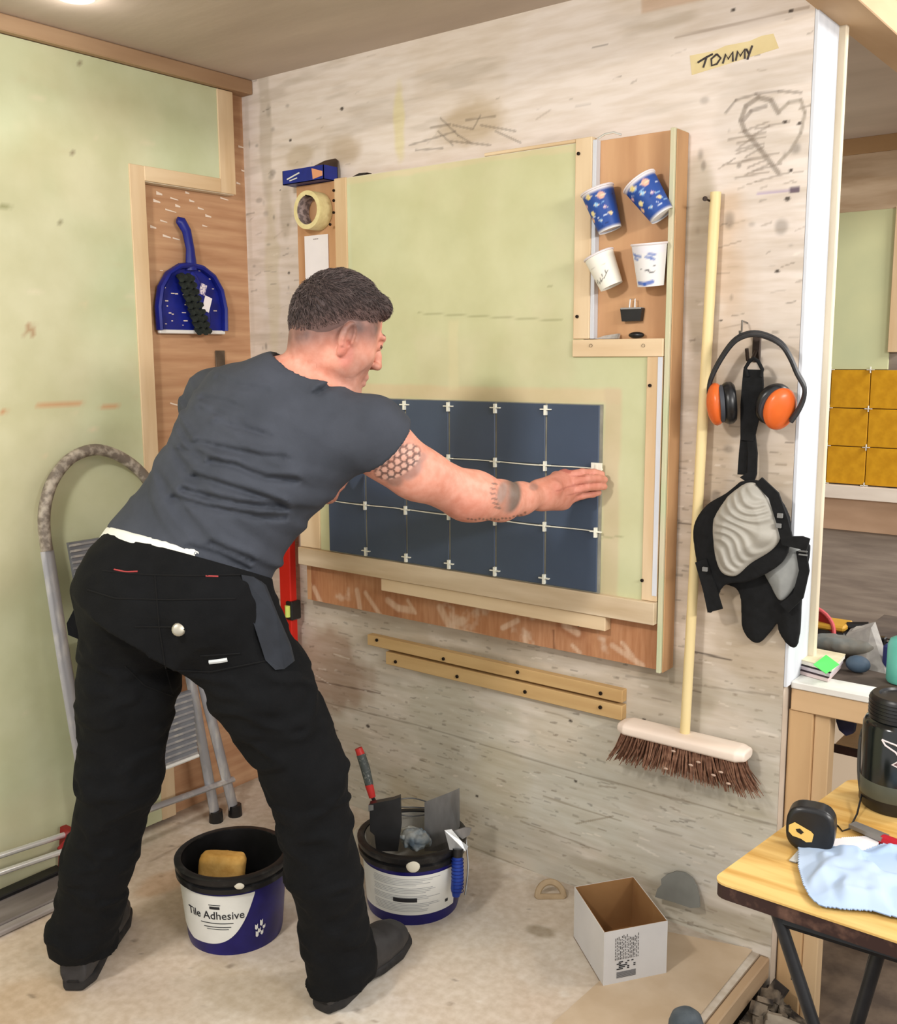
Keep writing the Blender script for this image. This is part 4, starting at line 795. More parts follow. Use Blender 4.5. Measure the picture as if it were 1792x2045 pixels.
w_=.002; MB().box((x0,YB-.035,zb),(x1,YB-.033,zt)).box((x0,YB+.02,zb),(x1,YB+.022,zt)).box((x0,YB-.035,zb),(x0+.002,YB+.022,zt)).box((x1-.002,YB-.035,zb),(x1,YB+.022,zt)).box((x0,YB-.035,zb),(x1,YB+.022,zb+.002)).build('carton',bl,bx)
MB().prism([V(x0+.03,YB+.02,zt),V(x1,YB+.02,zt),V(x1-.012,YB+.035,zt+.022),V(x1-.045,YB+.05,zt+.040),V(x0+.02,YB+.05,zt+.018)],(0,.002,0)).build('open_flap',mat('brown_board',(74,56,44),(58,44,36),20),bx)
MB().tube([V(x0+.02,YB-.0355,zb+.014),V(x0+.05,YB-.0355,zb+.022),V(x0+.07,YB-.0355,zb+.027)],.0022,6).tube([V(x0+.03,YB-.0355,zb+.009),V(x0+.06,YB-.0355,zb+.014)],.0018,6).build('white_print',M_WHITE,bx); MB().prism([V(x1-.042,YB-.0352,zb+.004),V(x1-.004,YB-.0352,zb+.010),V(x1-.004,YB-.0352,zb+.022),V(x1-.046,YB-.0352,zb+.034)],(0,-.0008,0)).build('orange_print',mat('orange_print',(214,150,110)),bx)
p=at(722,349,'Y',YB); w1=MB().prism([V(p[0]-.03,YB-.01,1.885),V(p[0]+.0,YB-.01,1.893),V(p[0]+.03,YB-.01,1.8915),V(p[0]+.012,YB-.01,1.885)],(0,.02,0)).build('dark_wedge',mat('dark_strip',(40,34,30)),None,(p[0],YB,1.885)); tag(w1,'small dark wedge lying on the top edge of the green board','offcut')
# paper cups -------------------------------------------------------------
def cup(top,bot,rt,rb_,style,label):
    T=at(*top,'Y',YB-.043); B=at(*bot,'Y',YB-.032); ax=T-B; H_=np.linalg.norm(ax); ax/=H_; x,y,_=basis(ax,(0,-1,0)); g=thing('paper_cup',label,'cup',B,group='paper cups pinned in the recess')
    na,nh=72,34; A=np.linspace(0,2*math.pi,na+1); Z=np.linspace(0,1,nh); G=np.array([[B+ax*H_*z+(rb_+(rt-rb_)*z)*(math.cos(a)*x+math.sin(a)*y) for a in A] for z in Z])
    AA,ZZ=np.meshgrid(A,Z); fr=np.arctan2(np.sin(AA-math.pi/2),np.cos(AA-math.pi/2)); uv=np.stack([(-fr*.033).ravel(),(ZZ*H_).ravel()],1)
    cvs=Canvas(uv,{'planet':(36,74,150),'plain':(236,234,222),'sketch':(226,224,222)}[style]); cvs.shape=None
    rg=np.random.RandomState(top[0])
    if style=='planet':
        for k in range(14): u,v=rg.uniform(-.05,.05),rg.uniform(.006,H_-.006); cvs.line([(u,v),(u+rg.uniform(.004,.014),v+rg.uniform(-.002,.002))],.0016,[(140,180,222),(210,220,236),(20,40,100)][k%3],.8)
        for (u,v,r,c_) in [(-.019,.070,.0085,(232,176,150)),(.009,.076,.0065,(226,204,120)),(.016,.042,.0065,(240,222,150)),(-.002,.055,.005,(150,196,232)),(.026,.030,.006,(236,180,130)),(.028,.062,.0045,(220,150,170)),(-.02,.045,.004,(180,150,190)),(-.03,.03,.005,(232,200,140)),(.0,.022,.004,(120,170,220))]:
            cvs.blob((u,v*H_/.088),(r,r),c_,.95,.2,.02); cvs.line([(u-r*1.3,v*H_/.088-.002),(u+r*1.3,v*H_/.088+.002)],.0014,(240,226,190),.6)
        cvs.rect((-1,-.01),(1,.004),(226,224,220)); cvs.rect((-1,H_-.007),(1,H_+.01),(226,220,220))
    elif style=='plain':
        for k,(u,v) in enumerate([(-.022,.034),(-.012,.026),(-.002,.022),(.008,.020),(.016,.022)]): cvs.line([(u,v),(u+.007,v-.005),(u+.009,v+.004)],.0016,(60,56,54),.8)
        cvs.line([(-.02,.05),(.02,.052)],.001,(200,196,184),.8)
    else:
        cvs.rect((-.05,H_-.020),(.05,H_-.004),(222,220,226)); 
        for (u,v,l) in [(-.026,.068,.012),(-.018,.062,.010),(.004,.066,.014),(.012,.060,.010),(.018,.070,.008),(-.024,.058,.006)]: cvs.line([(u,v),(u+l,v+.002)],.0042,(70,106,178),.75)
        cvs.line([(-.02,.010),(0,.006),(.02,.009)],.006,(44,90,176),.85); cvs.line([(-.026,.032),(-.016,.030),(-.010,.036),(-.004,.034)],.0016,(30,30,34),.9); cvs.line([(-.012,.036),(.006,.038)],.0013,(30,30,34),.9); cvs.line([(-.027,.044),(-.018,.046)],.001,(50,50,54),.8)
    idx=np.arange(nh*(na+1)).reshape(nh,na+1); F=np.stack([idx[:-1,:-1].ravel(),idx[:-1,1:].ravel(),idx[1:,1:].ravel(),idx[1:,:-1].ravel()],1)
    npmesh('cup_wall',G.reshape(-1,3),F,mat('cup_print',(255,255,255),rough=.5,attr=True),g,cols=cvs.c)
    MB().lathe([(rt-.0012,H_-.001),(rb_-.0012,.004),(.0001,.004)],B,ax,40).build('lining',mat('cup_white',(232,230,226)),g)
    MB().tube([B+ax*H_+rt*(math.cos(a)*x+math.sin(a)*y) for a in np.linspace(0,2*math.pi,41)[:-1]],.0026,6,closed=True).build('rim',mat('cup_rim',(228,220,222)),g)
    return g
cup((1193,380),(1219,460),.0375,.0265,'planet','blue planet-patterned paper cup, upper left of the four pinned cups')
cup((1277,363),(1323,431),.0385,.0275,'planet','blue planet-patterned paper cup, upper right of the four and strongly tilted')
cup((1196,509),(1222,572),.0345,.027,'plain','plain white paper cup with black scribble, lower left of the four')
cup((1297,487),(1300,571),.039,.029,'sketch','white paper cup with blue smears and a signature, lower right of the four')
# clip, ledge bits --------------------------------------------------------
p=at(1262,624,'Y',YB-.01); bc=thing('binder_clip','black binder clip with a bright wire arm fixed below the cups','clip',p)
MB().prism([p+V(-.027,.008,.009),p+V(.029,.008,.009),p+V(.025,.008,-.020),p+V(-.022,.008,-.020)],(0,-.014,0)).build('clip_body',M_DARK,bc); MB().box(p+V(-.025,-.009,.007),p+V(.027,.009,.011),.001).build('spine',mat('grey_metal',(150,150,148),rough=.4),bc)
MB().tube([p+V(-.004,-.004,.010),p+V(-.002,-.004,.030),p+V(.010,-.004,.030),p+V(.010,-.004,.010)],.0018,6).build('wire_arm',M_CH,bc)
p=at(1272,664,'Y',YB-.012); e_=MB().ell((p[0],YB-.013,1.442),(.020,.010,.0075),None,16,8).build('rubber_bung',M_DARK,None,(p[0],YB-.013,1.4345)); tag(e_,'glossy black oval bung lying on the timber ledge','bung')
p=at(1215,664,'Y',YB-.012); e_=MB().prism([V(p[0]-.032,YB-.02,1.4345),V(p[0]+.028,YB-.02,1.4345),V(p[0]+.03,YB-.02,1.446),V(p[0]-.005,YB-.02,1.442)],(0,.012,0)).build('plastic_strip',mat('clear_strip',(188,182,176),(150,146,140),60,rough=.25),None,(p[0],YB-.02,1.4345)); tag(e_,'thin clear plastic strip beside the black bung on the ledge','offcut')
p=at(1222,266,'Y',YB); e_=MB().tube([V(p[0]-.03,YB-.01,1.888),V(p[0]-.01,YB-.012,1.895),V(p[0]+.012,YB-.012,1.896),V(p[0]+.03,YB-.008,1.889)],.0028,8).build('wire_offcut',M_CH,None,(p[0],YB,1.886)); tag(e_,'bent shiny wire offcut on top of the recess panel','wire')
# spirit level ---------------------------------------------------------------
p=at(577,1190,'Y',-.045); sl=thing('spirit_level','red box spirit level standing upright against the wall behind the man','spirit level',(p[0],-.045,0))
M_rd=mat('red_level',(196,34,22),rough=.4); MB().box((p[0]-.028,-.058,0.0),(p[0]+.022,-.030,.92),.003).build('beam',M_rd,sl)
for zz in (.0,.90): MB().box((p[0]-.030,-.060,zz),(p[0]+.024,-.028,zz+.022),.003).build('end_cap',M_DARK,sl)
v=at(590,1222,'Y',-.06); vh=MB().box((p[0]+.004,-.066,v[2]-.030),(p[0]+.034,-.024,v[2]+.030),.004).build('vial_housing',M_DARK,sl); MB().tube([V(p[0]+.018,-.068,v[2]-.018),V(p[0]+.018,-.068,v[2]+.018)],.009,12).build('vial',mat('vial_green',(206,220,110),rough=.2),vh)
# ================================================================ HANGING ON THE RIGHT OF THE WALL
ht=at(1430,384,'Y',-.017); hb_=at(1368,1462,'Y',-.045); bm=thing('broom','long-handled broom with pale wooden head and brown bristles hanging on the wall','broom',(hb_[0],-.05,hb_[2]))
MB().tube([ht,ht+(hb_-ht)*.5,hb_+V(0,0,-.012)],.0118,14).build('handle',mat('broom_handle',(232,212,160),(222,200,146),20,(1,1,.1),rough=.5),bm)
hl,hr=at(1243,1452,'Y',-.045),at(1496,1508,'Y',-.045); zc=(hl[2]+hr[2])/2+.004; f_=Field((hl[0]-.03,-.10,zc-.05),(hr[0]+.03,.02,zc+.05),.003); f_.loft(V(hl[0],-.047,zc),np.array([[0,0,1],[0,1,0],[-1,0,0]]).astype(float),[(0,0,0,.012,.026),(.02,0,0,.0165,.036),(hr[0]-hl[0]-.02,0,0,.0165,.036),(hr[0]-hl[0],0,0,.012,.026)],0,p=3.2)
npmesh('broom_head',*f_.mesh(),mat('pale_beech',(240,226,212),(232,214,198),14,(.2,1,1),rough=.45),bm)
bs=MB(); rg=np.random.RandomState(4)
for i in range(46):
    for j in range(5):
        t=(i+.5)/46; x=hl[0]+.012+(hr[0]-hl[0]-.024)*t; y=-.047+(j-2)*.012; sx=(t-.5)*.07+rg.normal(0,.006); p=V(x,y,zc-.012)
        for k in range(3): q=p+V(rg.normal(0,.002),rg.normal(0,.002),0); e=q+V(sx+rg.normal(0,.006),(j-2)*.003+rg.normal(0,.004),-.062-rg.rand()*.016); e[1]=min(e[1],-.004); bs.tube([q,(q+e)/2+V(-sx*.1,0,0),e],[.0020,.0018,.0010],3,caps=False)
bo=bs.build('bristles',mat('brown_bristle',(110,74,56),(150,112,90),80,rough=.85),bm); bo['kind']='stuff'
cl=MB()
for x,y in [(1395,1522),(1380,1528),(1425,1548),(1440,1542),(1455,1565),(1330,1535),(1345,1500)]: cl.ell(at(x,y,'Y',-.088),(.006,.002,.003),None,8,5)
cl.build('plaster_clot',mat('clot',(190,164,146)),bm)['kind']='stuff'
nl=at(1424,404,'Y',0); tag(MB().tube([V(nl[0],0,nl[2]),V(nl[0],-.04,nl[2]+.003)],.0024,8).lathe([(.0001,0),(.0055,0),(.0055,.002)],V(nl[0],-.04,nl[2]+.003),(0,-1,0),10).build('nail',M_NAIL,None,(nl[0],0,nl[2])),'dark nail at the top of the broom handle','nail')
# hooks
h1=at(1493,645,'Y',0); tag(MB().tube([V(h1[0],0,h1[2]),V(h1[0],-.03,h1[2]+.004),V(h1[0]+.004,-.04,h1[2]-.018),V(h1[0]+.008,-.058,h1[2]-.030),V(h1[0]+.009,-.064,h1[2]-.018)],.0022,8).build('nail',M_STEEL,None,(h1[0],0,h1[2])),'long bent nail holding the ear defenders','nail')
h2=at(1512,700,'Y',0); hk=thing('coat_hook','dark bronze coat hook screwed to the wall inside the ear defender headband','hook',(h2[0],0,h2[2]))
MB().box(h2+V(-.009,-.005,-.025),h2+V(.009,0,.035),.002).build('back_plate',M_NAIL,hk); MB().tube([h2+V(0,-.004,.0),h2+V(0,-.026,-.020),h2+V(0,-.050,-.020),h2+V(0,-.058,.004)],.0042,8).build('hook',M_NAIL,hk)
# ear defenders
ed_=thing('ear_defenders','orange and black ear defenders hanging from a bent nail near the wall end','ear defenders',at(1510,668,'Y',-.05))
bp=[(1432,832),(1420,800),(1416,775),(1424,745),(1446,705),(1470,676),(1500,664),(1530,668),(1560,684),(1578,710),(1592,742),(1606,768),(1606,790),(1596,815),(1580,838)]
bq=sm(bp,4)
MB().tube([at(x,y,'Y',-.062) for x,y in bq],.0048,8,flat=1.0,up=(0,1,0)).tube([at(x,y+5,'Y',-.070) for x,y in bq],.0048,8,up=(0,1,0)).tube([at(x,y+3,'Y',-.054) for x,y in bq],.0045,8,up=(0,1,0)).build('headband',mat('band_black',(30,30,32),(52,52,54),20,rough=.45),ed_)
def earcup(cx_,cy_,out,nm):
    c=at(cx_,cy_,'Y',-.060); R=frame(np.array(out),V(0,0,1)); n=R[:,2]
    MB().ell(c+n*.014,(.047,.036,.021),R,26,12).build('cup_shell',mat('hi_vis_orange',(226,108,48),(216,98,40),8,rough=.3),ed_)
    MB().lathe([(.030,-.002),(.041,-.001),(.0415,.008),(.030,.009)],c,n,30,up=R[:,0]).build('seal_ring',mat('seal_grey',(62,64,70),rough=.5),ed_)
    cu=MB().tube([c-n*.013+R[:,0]*.032*math.cos(a)+R[:,1]*.027*math.sin(a) for a in np.linspace(0,2*math.pi,27)[:-1]],.0150,10,closed=True).build('cushion',M_DARK,ed_); MB().ell(c-n*.006,(.030,.023,.004),R,20,6).build('foam',M_BLACKCLOTH,cu)
earcup(1444,806,(-.86,-.46,-.10),'l'); earcup(1552,812,(.62,-.55,-.28),'r')
# knee pads and the strap they hang by
ks=thing('knee_pad','grey moulded knee pad on black backing hanging from the coat hook by a strap','knee pad',at(1505,705,'Y',-.04),group='pair of knee pads')
mb=MB(); 
def strap(pts,ws,nm,parent,Y=-.035,th=.006,m=M_BLACKCLOTH):
    P=[]; Q=[]
    for i,(x,y) in enumerate(pts):
        a=np.array(pts[max(i-1,0)],float); b=np.array(pts[min(i+1,len(pts)-1)],float); d=(b-a)/np.hypot(*(b-a)); n=np.array([-d[1],d[0]])*ws[i]/2; yv=Y[i] if hasattr(Y,'__len__') else Y
        P.append(at(x+n[0],y+n[1],'Y',yv)); Q.append(at(x-n[0],y-n[1],'Y',yv))
    mb=MB(); G=np.stack([np.array(P),np.array(Q)],1); G2=G+V(0,th,0); mb.grid(G); mb.grid(G2); mb.grid(np.stack([G[:,0],G2[:,0]],1)); mb.grid(np.stack([G[:,1],G2[:,1]],1)); mb.grid(np.stack([G[0],G2[0]],0)); mb.grid(np.stack([G[-1],G2[-1]],0)); return mb.build(nm,m,parent)
MB().tube([at(x,y,'Y',-.052) for x,y in [(1494,752),(1489,735),(1497,722),(1506,716),(1515,722),(1523,738),(1519,752)]],.0042,8,up=(0,1,0)).build('loop',M_BLACKCLOTH,ks)
strap([(1504,738),(1503,770),(1500,810),(1496,845),(1492,880)],[38,42,42,34,26],'strap',ks,-.050)
strap([(1500,870),(1503,905),(1502,945),(1490,962)],[16,18,18,30],'strap',ks,-.048); strap([(1488,868),(1484,905),(1482,948)],[16,16,18],'strap',ks,-.043)
def pad(pts,Yc,bul,nm,m,parent,ridge=False,th=.01):
    pts=[tuple(p) for p in sm(list(pts)+[pts[0]],4)[:-1]]; P=np.array([at(x,y,'Y',Yc) for x,y in pts]); c=P.mean(0); f=Field(P.min(0)-V(.03,bul+.02,.03),P.max(0)+V(.03,.02,.03),.003); S,Q=f.sl(f.lo,f.lo+f.n*f.h)
    x,z=Q[...,0],Q[...,2]; d=np.full(x.shape,1e3); ins=np.zeros(x.shape,bool); n=len(P)
    for i in range(n):
        a,b=P[i][[0,2]],P[(i+1)%n][[0,2]]; e=b-a; t=np.clip(((x-a[0])*e[0]+(z-a[1])*e[1])/(e@e),0,1); d=np.minimum(d,np.hypot(x-a[0]-t*e[0],z-a[1]-t*e[1])); cr=((a[1]>z)!=(b[1]>z))&(x<(b[0]-a[0])*(z-a[1])/(b[1]-a[1]+1e-12)+a[0]); ins^=cr
    sd=np.where(ins,-d,d); h=bul*np.sqrt(np.clip(-sd/.032,0,1)); 
    if ridge:
        px,py=proj(Q); w=np.sin((py*.9-px*.35+14*np.sin(px*.045)+10*np.sin(py*.06+px*.03))*.30); h=h+.0035*w*sstep(.004,.014,-sd)
    fr=Yc-h; dd=np.maximum(fr-Q[...,1],Q[...,1]-(Yc+th)); f.d=np.maximum(sd,dd*.7).astype(np.float32); v,F_=f.mesh(); return npmesh(nm,v,F_,m,parent)
M_kg=mat('grey_gel',(176,172,162),(164,160,150),20,rough=.5)
pad([(1478,962),(1515,960),(1548,985),(1575,1030),(1578,1080),(1560,1125),(1500,1160),(1445,1170),(1425,1215),(1415,1222),(1402,1170),(1388,1100),(1386,1050),(1410,1010),(1450,985)],-.056,.012,'backing',M_BLACKCLOTH,ks)
pad([(1455,990),(1490,965),(1515,970),(1540,1000),(1556,1040),(1558,1075),(1540,1100),(1500,1125),(1470,1150),(1445,1145),(1432,1120),(1426,1080),(1427,1035)],-.068,.028,'gel_shell',M_kg,ks,True)
strap([(1515,960),(1545,990),(1562,1040),(1572,1080),(1600,1084),(1614,1088)],[18,22,24,26,26,24],'strap',ks,[-.075,-.080,-.083,-.080,-.07,-.07]); strap([(1400,1120),(1418,1180),(1428,1220)],[24,26,30],'strap',ks,-.072)
for (x,y) in [(1408,1137),(1558,1030),(1555,1050)]: MB().box(at(x,y,'Y',-.088)-V(.006,.002,.005),at(x,y,'Y',-.088)+V(.006,.004,.005),.001).build('buckle',mat('buckle_grey',(120,120,118),rough=.4),ks)
k2=thing('knee_pad','second knee pad tucked behind, its smaller grey shell by the white jamb','knee pad',at(1560,1100,'Y',-.03),group='pair of knee pads')
pad([(1500,1130),(1560,1092),(1612,1085),(1614,1120),(1600,1200),(1598,1250),(1590,1292),(1572,1286),(1556,1262),(1552,1245),(1538,1262),(1516,1284),(1496,1276),(1482,1250),(1480,1200),(1470,1175),(1440,1160)],-.016,.010,'backing',M_BLACKCLOTH,k2)
pad([(1560,1098),(1590,1092),(1604,1110),(1602,1140),(1588,1170),(1570,1195),(1556,1198),(1540,1170),(1524,1130)],-.026,.016,'gel_shell',mat('grey_gel_dark',(150,152,150),(132,134,132),20,rough=.5),k2)
strap([(1600,1100),(1606,1140),(1594,1190),(1566,1215)],[20,20,22,24],'strap',k2,-.04)
for i in range(3): MB().box(at(1604,1094+i*7,'Y',-.052)-V(.009,.001,.0014),at(1604,1094+i*7,'Y',-.052)+V(.009,.002,.0014)).build('buckle_bar',mat('buckle_grey',(120,120,118)),k2)
# ================================================================ FLOOR THINGS
def bucket(front,R,r,Hh,label,name='bucket'):
    f=at(*front,'Z',0); d=V(_f[0],_f[1],0); d/=np.linalg.norm(d); c=f+d*r; g=thing(name,label,'bucket',c); ang=math.atan2(-d[1],-d[0]); return g,c,ang
NAVY=mat('navy_tub',(30,26,104),(22,18,84),18,rough=.35); RIM=mat('black_rim',(20,20,22),(60,60,60),30,rough=.4,thresh=(.55,.8)); M_LAB=mat('label_white',(226,226,220),(214,214,208),12,rough=.5)
def shell(g,c,R,r,Hh,inner):
    MB().lathe([(.0001,.004),(r-.006,.004),(r,.0),(r+.003,.012),(R-.002,Hh-.03)],c,(0,0,1),48).build('tub',NAVY,g)
    MB().lathe([(R-.010,Hh-.004),(r-.004,.012),(.0001,.010)],c,(0,0,1),48).build('inside',inner,g)
    MB().lathe([(R-.003,Hh-.040),(R+.006,Hh-.038),(R+.007,Hh-.026),(R+.002,Hh-.024),(R+.008,Hh-.014),(R+.009,Hh-.003),(R+.004,Hh),(R-.008,Hh-.001),(R-.010,Hh-.012)],c,(0,0,1),48).build('rim',RIM,g)
def wrap(c,R,r,Hh,ang,off):
    def cv_(x,y,z,hz): rr=r+.003+(R-r-.005)*(hz-.012)/(Hh-.042)+off+z; a=ang+x/R; return V(c[0]+rr*math.cos(a),c[1]+rr*math.sin(a),hz)
    return cv_
R1,r1,H1=.131,.112,.205
g,c,ang=bucket((452,1908),R1,r1,H1,'open navy tub labelled Tile Adhesive with a yellow sponge inside'); shell(g,c,R1,r1,H1,mat('tub_inside',(14,14,15),(26,26,28),20,rough=.5))
W=wrap(c,R1,r1,H1,ang,.0012)
mb=MB(); xs=np.linspace(-.160,.078,44); G=[]
for x in xs:
    t=np.clip((x-(-.10))/(.178),0,1); lo=.030+.125*t**4.5 if x>-.10 else .030+.02*((-.10-x)/.05); G.append([W(x,0,0,lo+(H1-.046-lo)*k/5) for k in range(6)])
lb=mb.grid(np.array(G)).build('label',M_LAB,g)
M_INK=mat('print_black',(34,34,38),rough=.6)
text_mesh('Tile Adhesive',.0285,lambda x,y,z: W(x-.026,0,.0004+z,.098+y),'lettering',M_INK,lb)
tx=MB()
for (x0,x1,z,h) in [(-.034,-.008,.124,.007),(-.036,-.006,.134,.0018),(-.062,.024,.086,.0022),(-.054,.018,.076,.0022),(-.046,.012,.0705,.0016)]:
    q=np.linspace(x0,x1,9); tx.grid(np.array([[W(x,0,.0006,z),W(x,0,.0006,z+h)] for x in q]))
tx.build('small_print',M_INK,lb)
em=MB(); 
for (a,b,h,k) in [(.078,.060,.012,.006),(.092,.066,.014,.006),(.086,.050,.010,.005),(.080,.040,.014,.006),(.094,.042,.010,.005),(.100,.056,.008,.004)]: em.grid(np.array([[W(a+i*.004,0,.0008,b-.004*(i%2)),W(a+i*.004,0,.0008,b+h-.004*(i%2))] for i in range(3)]))
em.build('white_emblem',M_WHITE,g)
for (x,z) in [(.040,H1-.018),(-.0,H1-.02)]: MB().ell(W(x,0,.008,z),(.012,.004,.008),frame(V(0,0,1),V(-math.sin(ang),math.cos(ang),0)),10,6).build('adhesive_smear',mat('adhesive',(214,208,190),rough=.9),g) if x>.01 else None
rh=V(_r[0],_r[1],0); fh_=V(_f[0],_f[1],0); S_=c-rh*.042+V(0,0,.055); sp=Field(S_-V(.12,.12,.04),S_+V(.12,.12,.2),.005); Rs=frame(V(0,0,1)+rh*.12+fh_*.1,rh+fh_*.15); sp.loft(S_,Rs,[(-.02,0,0,.045,.020),(0,0,0,.056,.028),(.125,0,0,.056,.028),(.140,0,0,.048,.020)],0,p=5); sp.displace(lambda P:.003*(fbm(P*60,3,2)-.5))
so=npmesh('sponge',*sp.mesh(),mat('sponge_yellow',(232,184,104),(218,164,84),60,rough=.95,bump=.4),None,origin=c+V(-.04,-.03,.02)); tag(so,'worn yellow sponge standing inside the open tile adhesive tub','sponge')
R2,r2,H2=.132,.116,.190
g,c2,ang2=bucket((822,1848),R2,r2,H2,'navy tub with white instruction label holding brush, scraper and trowels'); shell(g,c2,R2,r2,H2,mat('tub_inside_pale',(150,146,136),(190,186,176),14,rough=.8))
W2=wrap(c2,R2,r2,H2,ang2,.0012)
lb=MB().grid(np.array([[W2(x,0,0,.030+(H2-.052-.030)*k/5) for k in range(6)] for x in np.linspace(-.17,.135,46)])).build('label',M_LAB,g)
tx=MB(); rg=np.random.RandomState(8)
for i in range(22):
    z=.128-i*.0042
    if i in(5,10,15): continue
    x0=-.110+rg.rand()*.006; x1=.03+rg.rand()*.05-(.04 if i%5==4 else 0); tx.grid(np.array([[W2(x,0,.0006,z),W2(x,0,.0006,z+.0011)] for x in np.linspace(x0,x1,12)]))
tx.build('fine_print',mat('print_grey2',(150,152,156),rough=.7),lb)['kind']='stuff'
MB().grid(np.array([[W2(x,0,.0009,.066),W2(x,0,.0009,.077)] for x in np.linspace(-.048,.016,12)])).build('dark_print_bar',M_INK,lb)
MB().grid(np.array([[W2(x,0,.0009,.048),W2(x,0,.0009,.056)] for x in np.linspace(.098,.108,4)])).build('print_mark',M_INK,lb)
MB().ell(W2(.006,0,.006,H2-.022),(.017,.006,.016),frame(V(0,0,1),V(-math.sin(ang2),math.cos(ang2),0)),12,8).build('adhesive_smear',mat('adhesive',(214,208,190),rough=.9),g)
MB().tube(sm([c2+V(math.cos(ang2+1.62),math.sin(ang2+1.62),0)*(R2+.006)+V(0,0,H2-.02),c2+V(math.cos(ang2+1.45),math.sin(ang2+1.45),0)*(R2+.012)+V(0,0,H2-.09),c2+V(math.cos(ang2+1.25),math.sin(ang2+1.25),0)*(R2+.010)+V(0,0,.04)],4),.0022,6).build('wire_handle',M_STEEL,g)
# paint brush with red/black handle standing in the tub
Z=lambda x,y,dd: atd(x,y,proj3(c2)+dd)
def proj3(p): return (np.array(p)-CAM)@_f
dc=proj3(c2+V(0,0,.15))
T=lambda x,y,o=0: atd(x,y,dc+o)
br=thing('hawk_brush','long brush with red and dark grey handle standing in the labelled tub','brush',T(770,1680,-.0)); 
MB().tube([T(716,1494,.03),T(722,1510,.03)],[.010,.0115],10).tube([T(737,1566,.02),T(744,1592,.02)],[.0115,.009],10).build('red_grip',mat('red_grip',(186,44,40),rough=.45),br)
MB().tube([T(721,1507,.03),T(730,1535,.025),T(738,1568,.02)],[.012,.0125,.011],12).build('handle',mat('grey_grip',(66,72,70),(120,122,118),160,rough=.6,thresh=(.55,.7)),br)
MB().tube(sm([T(742,1588,.02),T(750,1602,.02),T(762,1612,.015),T(775,1640,.01),T(778,1690,.0)],3),.005,8).build('shaft',M_DARK,br)
bt=thing('black_scraper','black rubber squeegee block standing at the left inside the second tub','tool',T(770,1690,-.03))
MB().prism([T(738,1606,-.03),T(786,1597,-.03),T(800,1592,-.03),T(802,1650,-.03),T(795,1700,-.03),T(752,1700,-.03),T(748,1668,-.03),T(739,1660,-.03)],_f*.028).build('blade_block',M_DARK,bt); MB().prism([T(736,1608,-.035),T(746,1608,-.035),T(746,1618,-.035),T(736,1620,-.035)],_f*.01).build('clip',M_STEEL,bt)
wt=MB()
for y in (1604,1616,1628): wt.tube(sm([T(800,y-8+(y-1604)*.3,.04),T(825,y-10+(y-1604)*.5,.05),T(856,y-2,.05)],3),.0016,6)
wi=wt.build('wire_loops',M_DARK,None,T(828,1612,.05)); tag(wi,'thin black wire loops between the black block and the steel blade','wire')
st=thing('steel_float','broad steel plastering float blade sticking up out of the second tub','trowel',T(885,1680,.03))
MB().prism([T(848,1602,.045),T(900,1582,.03),T(918,1574,.02),T(919,1670,.02),T(905,1700,.03),T(848,1700,.045)],_f*.0015).build('blade',mat('worn_steel',(150,148,146),(120,118,116),22,(1,1,.3),rough=.35,metal=.7),st); MB().tube([T(868,1690,.055),T(880,1640,.052)],.010,8).build('handle',M_DARK,st)
rg_=MB(); 
def crumple(c_,r_,nm,m,org,amp=.012,sc=22,seed=1):
    r_=np.array(r_); f=Field(c_-r_-.03,c_+r_+.03,max(.0022,r_.max()/22)); f.ell(c_,r_,None,0); f.displace(lambda P: amp*(1-np.abs(2*fbm(P*sc,seed,3)-1)-.75)); return npmesh(nm,*f.mesh(),m,None,origin=org)
ro=crumple(T(828,1672,.03),(.048,.035,.026),'damp_rag',mat('rag',(176,178,172),(96,112,124),26,rough=.95,bump=.5),T(828,1668,.02)-V(0,0,.02),.022,30); tag(ro,'grey-blue damp rag bunched inside the second tub','cloth')
ro2=crumple(T(722,1676,.06),(.030,.028,.040),'white_rag',mat('rag_white',(214,206,192),(196,186,170),20,rough=.95,bump=.3),T(722,1672,.06)-V(0,0,.04),.018,30,5); tag(ro2,'pale dusty rag at the left rim of the second tub','cloth')
mt=thing('margin_trowel','small trowel with a ribbed blue handle hooked over the rim of the second tub','trowel',T(915,1700,-.09))
MB().prism([T(888,1658,-.100),T(902,1656,-.095),T(922,1680,-.095),T(936,1690,-.098),T(930,1700,-.1),T(898,1697,-.102)],_f*.002).build('blade',M_STEEL,mt)
MB().prism([T(904,1660,-.08),T(930,1652,-.08),T(942,1654,-.08),T(938,1668,-.08),T(924,1676,-.08)],_f*.004).build('hooked_end',mat('worn_steel',(150,148,146)),mt)
MB().tube([T(915,1694,-.098),T(914,1712,-.098)],[.014,.013],12).build('collar',M_DARK,mt)
hd=MB().tube([T(914,1711,-.1),T(914,1730,-.1),T(914,1755,-.1),T(912,1775,-.1),T(911,1790,-.1)],[.0125,.0145,.0152,.0145,.009],14).build('handle',mat('blue_grip',(26,60,150),(20,48,130),20,rough=.45),mt)
rb=MB()
for i in range(10): rb.tube([T(914,1716+i*7,-.1)+_r*.0150*math.cos(a)+_f*.0150*math.sin(a) for a in np.linspace(0,2*math.pi,17)[:-1]],.0011,5,closed=True)
rb.build('grip_ribs',mat('blue_dark',(16,36,110)),hd)['kind']='stuff'
